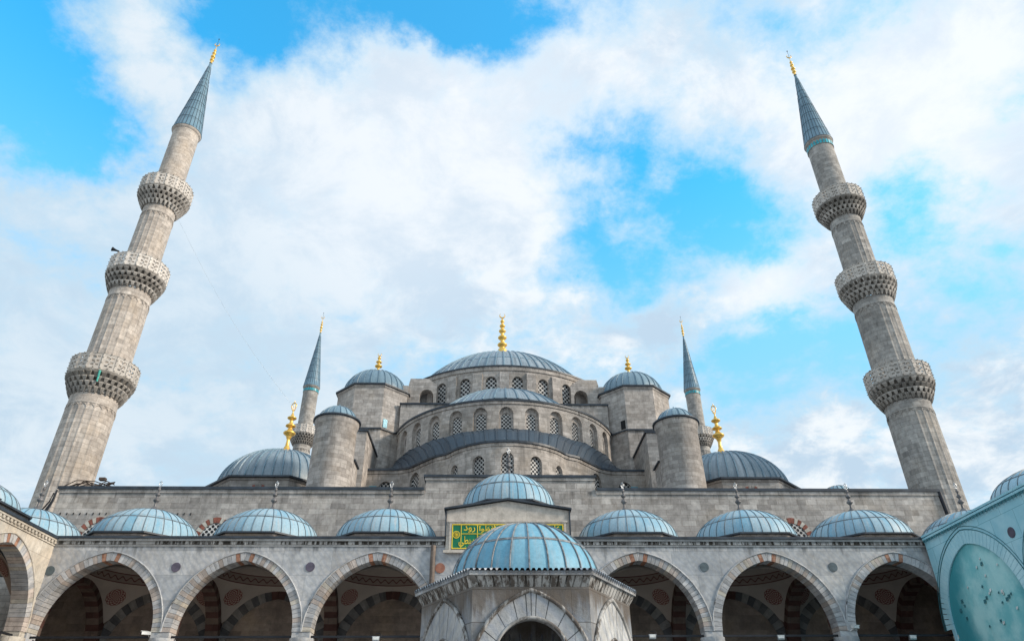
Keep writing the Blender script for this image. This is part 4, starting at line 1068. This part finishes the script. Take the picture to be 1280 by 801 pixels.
# ================================================================== FOUNTAIN
fc = (.06, 19.6)
ft = thing('ablution_fountain', 'hexagonal weathered marble fountain pavilion with turquoise lead dome in the courtyard', 'fountain', (fc[0], fc[1], 0))
a_w = 2.74; apw = a_w*.8660
walls = MB(); vou = MB(); mold = MB(); fl = MB(); lip = MB(); sc = MB(); gri = MB()
for k in range(6):
    th = R_(60*k); nx, ny = sin(th), -cos(th); tx_, ty_ = cos(th), sin(th)
    Mk = (lambda nx, ny, tx_, ty_: (lambda u, d, z: (fc[0]+nx*(apw-d)+tx_*u, fc[1]+ny*(apw-d)+ty_*u, z)))(nx, ny, tx_, ty_)
    hw = a_w/2
    arch_wall(walls, Mk, -hw, hw, 0, 5.1, [(0, .84 if k == 0 else .74, 3.53 if k == 0 else 3.22, .87 if k == 0 else .88, .0)], .3, back=True, n=12)
    h_, ri_, zi_ = (.84, .87, 3.53) if k == 0 else (.74, .88, 3.22)
    def ap_(h, rise, f, am, sgn, d, zz=3.1):
        c_ = (rise*rise-h*h)/(2*h); Rr_ = h+c_; A_ = am+(acos(c_/Rr_)-am)*f; return Mk(sgn*-(c_-Rr_*cos(A_))*-1*-1, d, zz+Rr_*sin(A_))
    cuts = [0, .27, .52, .76, .93, 1.] if k % 2 == 0 else [0, .3, .6, .85, 1.]
    for sgn in (-1, 1):
        for f0, f1 in zip(cuts[:-1], cuts[1:]):
            g_ = .006; n_ = 3; dd = -.03-random.random()*.012
            for q_ in range(n_):
                fa, fb = f0+g_+(f1-f0-2*g_)*q_/n_, f0+g_+(f1-f0-2*g_)*(q_+1)/n_
                I0, I1 = ap_(h_+.02, ri_+.02, fa, R_(2), sgn, dd, zi_), ap_(h_+.02, ri_+.02, fb, R_(2), sgn, dd, zi_)
                O0, O1 = ap_(1.40, 1.90, fa, R_(17), sgn, dd), ap_(1.40, 1.90, fb, R_(17), sgn, dd)
                I0b, I1b = ap_(h_+.02, ri_+.02, fa, R_(2), sgn, 0, zi_), ap_(h_+.02, ri_+.02, fb, R_(2), sgn, 0, zi_)
                O0b, O1b = ap_(1.40, 1.90, fa, R_(17), sgn, 0), ap_(1.40, 1.90, fb, R_(17), sgn, 0)
                vou.face([I0, I1, O1, O0], None, 0)
                if q_ == 0: vou.face([I0, O0, O0b, I0b], None, 0)
                if q_ == n_-1: vou.face([I1, O1, O1b, I1b], None, 0)
                vou.face([I0, I1, I1b, I0b], None, 0)
    mold.tube(arch_line(Mk, 0, 1.42, 3.1, 1.92, -.04, amin=R_(17)), .05, 6, 0)
    mold.tube(arch_line(Mk, 0, h_+.02, zi_, ri_+.02, -.03), .04, 6, 0)
    # fluted cornice: small rounded corbels leaning out
    n = 15
    for i in range(n):
        u0 = -hw+a_w*i/n; u1 = u0+a_w/n*.8
        f0 = 1.0; f1 = 1.075
        fl.hexa([Mk(u0, .0, 5.1), Mk(u1, .0, 5.1), Mk(u1, .3, 5.1), Mk(u0, .3, 5.1), Mk(u0*f1, -.12, 5.33), Mk(u1*f1, -.12, 5.33), Mk(u1*f1, .3, 5.33), Mk(u0*f1, .3, 5.33)])
        fl.hexa([Mk(u0, -.0, 4.98), Mk(u1, -.0, 4.98), Mk(u1, .05, 4.98), Mk(u0, .05, 4.98), Mk(u0, -.03, 5.097), Mk(u1, -.03, 5.097), Mk(u1, .05, 5.097), Mk(u0, .05, 5.097)]) if False else None
    fl.face([Mk(-hw, .03, 5.1), Mk(hw, .03, 5.1), Mk(hw*1.05, -.04, 5.33), Mk(-hw*1.05, -.04, 5.33)])
    e = .17; hl = (apw+e)*math.tan(pi/6)
    lip.hexa([Mk(-hl, -e, 5.334), Mk(hl, -e, 5.334), Mk(hw*.5, .9, 5.334), Mk(-hw*.5, .9, 5.334), Mk(-hl, -e, 5.43), Mk(hl, -e, 5.43), Mk(hw*.5, .9, 5.43), Mk(-hw*.5, .9, 5.43)])
    lip.hexa([Mk(-hw, -.02, 4.985), Mk(hw, -.02, 4.985), Mk(hw, .0, 4.985), Mk(-hw, .0, 4.985), Mk(-hw, -.03, 5.0), Mk(hw, -.03, 5.0), Mk(hw, .0, 5.0), Mk(-hw, .0, 5.0)]) if False else None
    ns = 22
    for i in range(ns):   # scalloped lead edging
        u = -hl+2*hl*(i+.5)/ns; P = [Mk(u, -e-.03, 5.44), Mk(u, .7, 5.56)]
        sc.tube(P, .052, 6, 0)
    sc.face([Mk(-hl, -e-.01, 5.434), Mk(hl, -e-.01, 5.434), Mk(hw*.6, .9, 5.57), Mk(-hw*.6, .9, 5.57)])
    # iron grille inside the opening
    for i in range(9):
        u = -1.0+.25*i; gri.tube([Mk(u, .22, 0), Mk(u, .22, 4.1 if abs(u) < .7 else 3.7)], .014, 4, 0)
    for z in (1.0, 2.0, 3.0, 3.6): gri.tube([Mk(-1.0, .22, z), Mk(1.0, .22, z)], .016, 4, 0)
walls.build('wall', 'fountain_marble', ft); vou.build('arch_stones', 'arch_marble', ft); mold.build('arch_moulding', 'fountain_stained', ft)
fl.build('fluted_cornice', 'fountain_stained', ft); lip.build('cornice_slab', 'fountain_marble', ft); sc.build('scalloped_edging', 'scallop_lead', ft); gri.build('grille', 'iron', ft)
mb = MB(); mb.lathe([(2.3, 5.2), (2.25, 5.35), (0.01, 5.36)], 24, fc); mb.build('ceiling', 'inner_charcoal', ft)
mb = MB(); mb.lathe([(1.6, 0), (1.6, 1.1), (1.3, 1.2), (.01, 1.2)], 24, fc); mb.build('basin', 'fountain_marble', ft)
d = dome_mb(fc, 5.5, 2.0, 1.68, 26, 3, ribw=.04, ribh=.03, seams=[.36]).build('dome', ['lead_teal_dark', 'rib_lead'], ft)

# ================================================================== SMALL THINGS
def cam_thing(label, x, y, z, s=1):
    t = thing('security_camera', label, 'camera', (x, y, z), 'white security cameras under the arches')
    mb = MB(); c, sn = cos(R_(25)), sin(R_(25))
    M = lambda a, b, cc: (x+a*c*s-b*sn, y+a*sn*s+b*c, z+cc)
    mb.box(-.22, .2, -.08, .08, -.07, .07, 0, M); mb.box(-.28, .1, -.1, .1, .07, .09, 0, M); mb.build('housing', 'white_paint', t)
    mb = MB(); mb.tube([M(-.22, 0, 0), M(-.27, 0, 0)], .055, 10, 0); mb.build('lens', 'iron', t)
    mb = MB(); mb.tube([M(.1, 0, -.07), M(.2, .15, -.18), M(.2, .35, -.18)], .025, 6, 0); mb.build('bracket', 'white_paint', t)
cam_thing('white security camera under the leftmost front arch, beside the pier', -18.05, 38.45, 7.2)
cam_thing('white security camera on the pier between the last two front arches', 17.95, 38.4, 7.42, -1)
def flood(label, x, y, z):
    t = thing('floodlight', label, 'floodlight', (x, y, z), 'floodlights mounted on the arcade tie rods')
    mb = MB(); mb.hexa([(x-.16, y-.12, z-.12), (x+.16, y-.12, z-.12), (x+.16, y+.06, z-.14), (x-.16, y+.06, z-.14), (x-.2, y-.16, z+.1), (x+.2, y-.16, z+.1), (x+.14, y+.05, z+.08), (x-.14, y+.05, z+.08)]); mb.build('housing', 'silver', t)
    mb = MB(); mb.box(x-.15, x+.15, y-.168, y-.15, z-.06, z+.08); mb.build('lamp_glass', 'white_paint', t)
    mb = MB(); mb.tube([(x+.2, y, z), (x+.24, y, z+.18), (x+.14, y, z+.26), (x-.06, y, z+.24)], .018, 5, 0); mb.build('bracket', 'iron', t)
flood('silver floodlight on the tie rod of the arch left of the fountain', -6.6, 38.55, 6.93)
flood('small floodlight on the tie rod just right of the fountain', 7.4, 38.55, 7.0)
flood('silver floodlight on the tie rod of the second arch right of the fountain', 14.0, 38.55, 6.95)
flood('silver floodlight on the tie rod of the rightmost front arch', 20.85, 38.55, 6.93)
# loudspeaker on the left minaret's middle balcony
t = thing('loudspeaker', 'grey horn loudspeaker above the middle balcony rail of the left minaret', 'loudspeaker', (-33.7, 49.6, 38.0))
mb = MB(); p = Vector((-33.7, 49.6, 39.7)); d = Vector((-.9, -.3, .2)).normalized()
mb.tube([p, p+d*.2, p+d*.4, p+d*.6], [.07, .08, .12, .2], 14, 0); mb.build('horn', 'iron', t)
mb = MB(); mb.tube([p, (-33.75, 49.6, 38.0)], .04, 6, 0); mb.build('bracket', 'iron', t)
# cables
def cable(pts, r, name, label, cat, mat='iron'):
    mb = MB(); mb.tube(pts, r, 5, 0); o = mb.build(name, mat, None, origin=pts[0]); tag(o, label, cat); return o
A, B = Vector((-30.3, 48.3, 44.9)), Vector((CX-18.75, 57, 28.3)); pts = []
for i in range(25):
    f = i/24; q = A.lerp(B, f); q.z -= 1.2*sin(pi*f); pts.append(tuple(q))
cable(pts, .008, 'overhead_wire', 'thin grey wire hanging from the left minaret to the left corner dome', 'wire', 'silver')
mb = MB(); rnd = random.Random(5)
for k in range(7):
    o = rnd.uniform(-.12, .12); pts = [(-29.55+o*.6, 45.9-.02*k, 16.9+o), (-29.62+o, 45.8, 16.2), (-29.95+o*2, 45.75, 15.3), (-30.2+o*3, 45.7, 14.2), (-30.3+o*3, 45.75, 12.6)]
    mb.tube(pts, .05, 5, 0)
mb.build('cable_bundle', 'iron', None, origin=(-29.6, 45.8, 12)); tag(bpy.data.objects['cable_bundle'], 'dark bundle of cables hanging off the left end of the hall wall', 'cables')
mb = MB()
for k in range(6):
    pts = [(-29.3+.62*k2+rnd.uniform(-.1, .1), 46.3+rnd.uniform(-.1, .1), 17.35+rnd.uniform(0, .45)*(1 if 0 < k2 < 6 else .1)) for k2 in range(6)]
    mb.tube(pts, .035, 5, 0)
mb.box(-27.2, -26.8, 46.1, 46.4, 17.8, 17.98)
mb.build('cable_tangle', 'rust_iron', None, origin=(-29, 46.3, 17.3)); tag(bpy.data.objects['cable_tangle'], 'rusty tangle of cables lying on top of the wall beside the left minaret', 'cables')
mb = MB(); mb.tube([(29.82, 45.95, 17.1), (29.9, 45.93, 15.2), (30.05, 45.93, 12.2)], .14, 8, 0); mb.build('drainpipe', 'iron', None, origin=(29.9, 45.9, 12)); tag(bpy.data.objects['drainpipe'], 'dark drainpipe down the right end of the hall wall beside the right minaret', 'pipe')

# ================================================================== SUN, SKY, CAMERA
pit, yaw, rol = R_(32.29), R_(1.89), R_(.43); f = 874.209
cy_, sy_ = cos(yaw), sin(yaw); cp, sp_ = cos(pit), sin(pit)
F = Vector((sy_*cp, cy_*cp, sp_)); U0 = Vector((-sy_*sp_, -cy_*sp_, cp)); R0 = Vector((cy_, -sy_, 0))
Rv = R0*cos(rol)-U0*sin(rol); Uv = R0*sin(rol)+U0*cos(rol)
cam = bpy.data.cameras.new('Camera'); co = bpy.data.objects.new('Camera', cam); COL.objects.link(co)
mx = Matrix((Rv, Uv, -F)).transposed().to_4x4(); mx.translation = (-.902, 0, 1.6); co.matrix_world = mx
cam.sensor_width = 36; cam.lens = f/1280*36; cam.clip_end = 3000; cam.clip_start = .1
S.camera = co
def px_dir(px, py):
    v = Rv*(px-640)-Uv*(py-400.5)+F*f; return v.normalized()

sun_d = Vector((.90, -.28, .50)).normalized()
el = math.asin(sun_d.z); az = atan2(sun_d.x, sun_d.y)
sl = bpy.data.lights.new('Sun', 'SUN'); sl.energy = 3.2; sl.angle = R_(11); sl.color = (1., .88, .73)
so = bpy.data.objects.new('Sun', sl); COL.objects.link(so); so.rotation_euler = (-sun_d).to_track_quat('-Z', 'Y').to_euler(); so.location = (60, -20, 60)

w = bpy.data.worlds.new('World'); S.world = w; w.use_nodes = True
nt = NT(w.node_tree); w.node_tree.nodes.clear()
sky = nt.add('ShaderNodeTexSky', sky_type='NISHITA', sun_disc=False, sun_elevation=el, sun_rotation=az, air_density=1.0, dust_density=.6, ozone_density=2.5)
tc = nt.add('ShaderNodeTexCoord'); D = nt.vmath('NORMALIZE', tc.outputs['Generated'])
nc = nt.add('ShaderNodeTexNoise'); nt.l.new(D, nc.inputs['Vector']); nc.inputs['Scale'].default_value = 6.; nc.inputs['Detail'].default_value = 7.; nc.inputs['Roughness'].default_value = .62
DW = nt.vmath('ADD', D, nt.vmath('SCALE', nt.vmath('SUBTRACT', nc.outputs['Color'], (.5, .5, .5)), scale=.42))
sx = nt.add('ShaderNodeSeparateXYZ'); nt.l.new(D, sx.inputs[0])
tint = nt.mix(nt.ramp(sx.outputs[2], .75, .3), nt.mix(1., sky.outputs[0], (.16, 2.55, 2.85), 'MULTIPLY'), (2.2, 4.5, 6.2))
bg1 = nt.add('ShaderNodeBackground', i_Color=tint, i_Strength=.13)
zz = nt.math('ADD', nt.math('MAXIMUM', sx.outputs[2], 0.), .35)
cmb = nt.add('ShaderNodeCombineXYZ'); nt.set(cmb.inputs[0], nt.math('DIVIDE', sx.outputs[0], zz)); nt.set(cmb.inputs[1], nt.math('DIVIDE', sx.outputs[1], zz)); cmb.inputs[2].default_value = 3.7
n1 = nt.noise(cmb.outputs[0], 3.2, 9, .6, .25); n2 = nt.noise(cmb.outputs[0], 9., 8, .62, .2)
DW2 = nt.vmath('ADD', D, nt.vmath('SCALE', nt.vmath('SUBTRACT', nc.outputs['Color'], (.5, .5, .5)), scale=.16))
den = nt.math('ADD', nt.math('MULTIPLY', nt.math('SUBTRACT', n1, .5), 1.5), nt.math('MULTIPLY', nt.math('SUBTRACT', n2, .5), 2.3))
n3 = nt.noise(cmb.outputs[0], 26., 6, .65)
den = nt.math('ADD', nt.math('ADD', den, nt.math('MULTIPLY', nt.math('SUBTRACT', n3, .5), 1.1)), .95)
BL = [(-10, 10, .10, 1.3), (60, 150, .09, .95), (130, 170, .06, .8), (10, 110, .05, .6), (270, 25, .07, 1.0), (330, 15, .07, .9), (400, 30, .06, .7), (480, 0, .07, 1.1), (540, 5, .07, 1.1), (600, -10, .07, 1.1), (690, -10, .05, .8), (820, -10, .06, .4), (910, 10, .07, .55), (1020, 30, .06, .6), (1110, 0, .05, .5), (780, 170, .07, .7), (760, 220, .07, .6), (740, 300, .06, .6), (700, 180, .05, .4), (820, 230, .08, .7), (860, 290, .09, .8), (790, 340, .05, .8), (900, 210, .06, .5), (930, 280, .07, .6), (720, 300, .05, .4), (990, 290, .05, .4), (1000, 420, .10, 1.0), (950, 480, .09, .8), (900, 440, .06, .7), (1060, 470, .05, .6), (880, 520, .08, .3), (1140, 250, .07, .8), (1180, 300, .06, .7), (1275, 110, .04, .4), (1240, 360, .06, .4), (1150, 390, .05, .4), (540, 470, .05, .5), (1140, 470, .08, .4)]
for (x, y, r, a) in BL:
    dd = nt.vmath('DISTANCE', DW2, tuple(px_dir(x, y)))
    den = nt.math('SUBTRACT', den, nt.ramp(dd, r*1.6, 0., 0., a*(.88 if x > 700 else 1.08)))
WH = [(640, 120, .25, .3), (330, 250, .3, .3), (1150, 130, .18, .35), (930, 375, .06, .6), (1010, 345, .06, .55), (850, 400, .05, .4), (200, 60, .08, .3), (1210, 290, .04, .4), (1000, 545, .09, .45), (1230, 200, .1, .2), (560, 300, .1, .2)]
for (x, y, r, a) in WH:
    dd = nt.vmath('DISTANCE', DW2, tuple(px_dir(x, y)))
    den = nt.math('ADD', den, nt.ramp(dd, r*1.5, 0., 0., a))
den = nt.math('ADD', den, nt.ramp(sx.outputs[2], .55, .2, 0., .35))
cf = nt.ramp(den, -.25, .92, .07, 1.)
c3 = nt.noise(cmb.outputs[0], 6.5, 9, .65, .3)
ccol = nt.mix(nt.ramp(c3, .38, .62), (.50, .63, .76), (.84, .875, .90))
ccol = nt.mix(nt.ramp(den, .6, 1.3), (.50, .70, .85), ccol)
for (x, y, r, a) in [(120, 420, .5, .55), (60, 300, .25, .3), (350, 480, .2, .4)]:
    dd = nt.vmath('DISTANCE', D, tuple(px_dir(x, y)))
    ccol = nt.mix(nt.ramp(dd, r*1.4, 0., 0., a), ccol, (.54, .67, .78))
for (x, y, r, a) in [(640, 130, .3, .5), (1150, 150, .2, .7), (960, 360, .08, .7), (420, 250, .2, .3)]:
    dd = nt.vmath('DISTANCE', D, tuple(px_dir(x, y)))
    ccol = nt.mix(nt.ramp(dd, r*1.4, 0., 0., a), ccol, (.92, .93, .95))
bg2 = nt.add('ShaderNodeBackground', i_Color=ccol, i_Strength=.90)
ms = nt.add('ShaderNodeMixShader'); nt.set(ms.inputs[0], nt.math('MULTIPLY', cf, .95)); nt.l.new(bg1.outputs[0], ms.inputs[1]); nt.l.new(bg2.outputs[0], ms.inputs[2])
out = nt.add('ShaderNodeOutputWorld'); nt.l.new(ms.outputs[0], out.inputs[0])

S.view_settings.view_transform = 'Standard'; S.view_settings.look = 'None'; S.view_settings.exposure = .32; S.view_settings.gamma = 1.
S.cycles.max_bounces = 6
w.cycles.sampling_method = 'MANUAL'; w.cycles.sample_map_resolution = 512
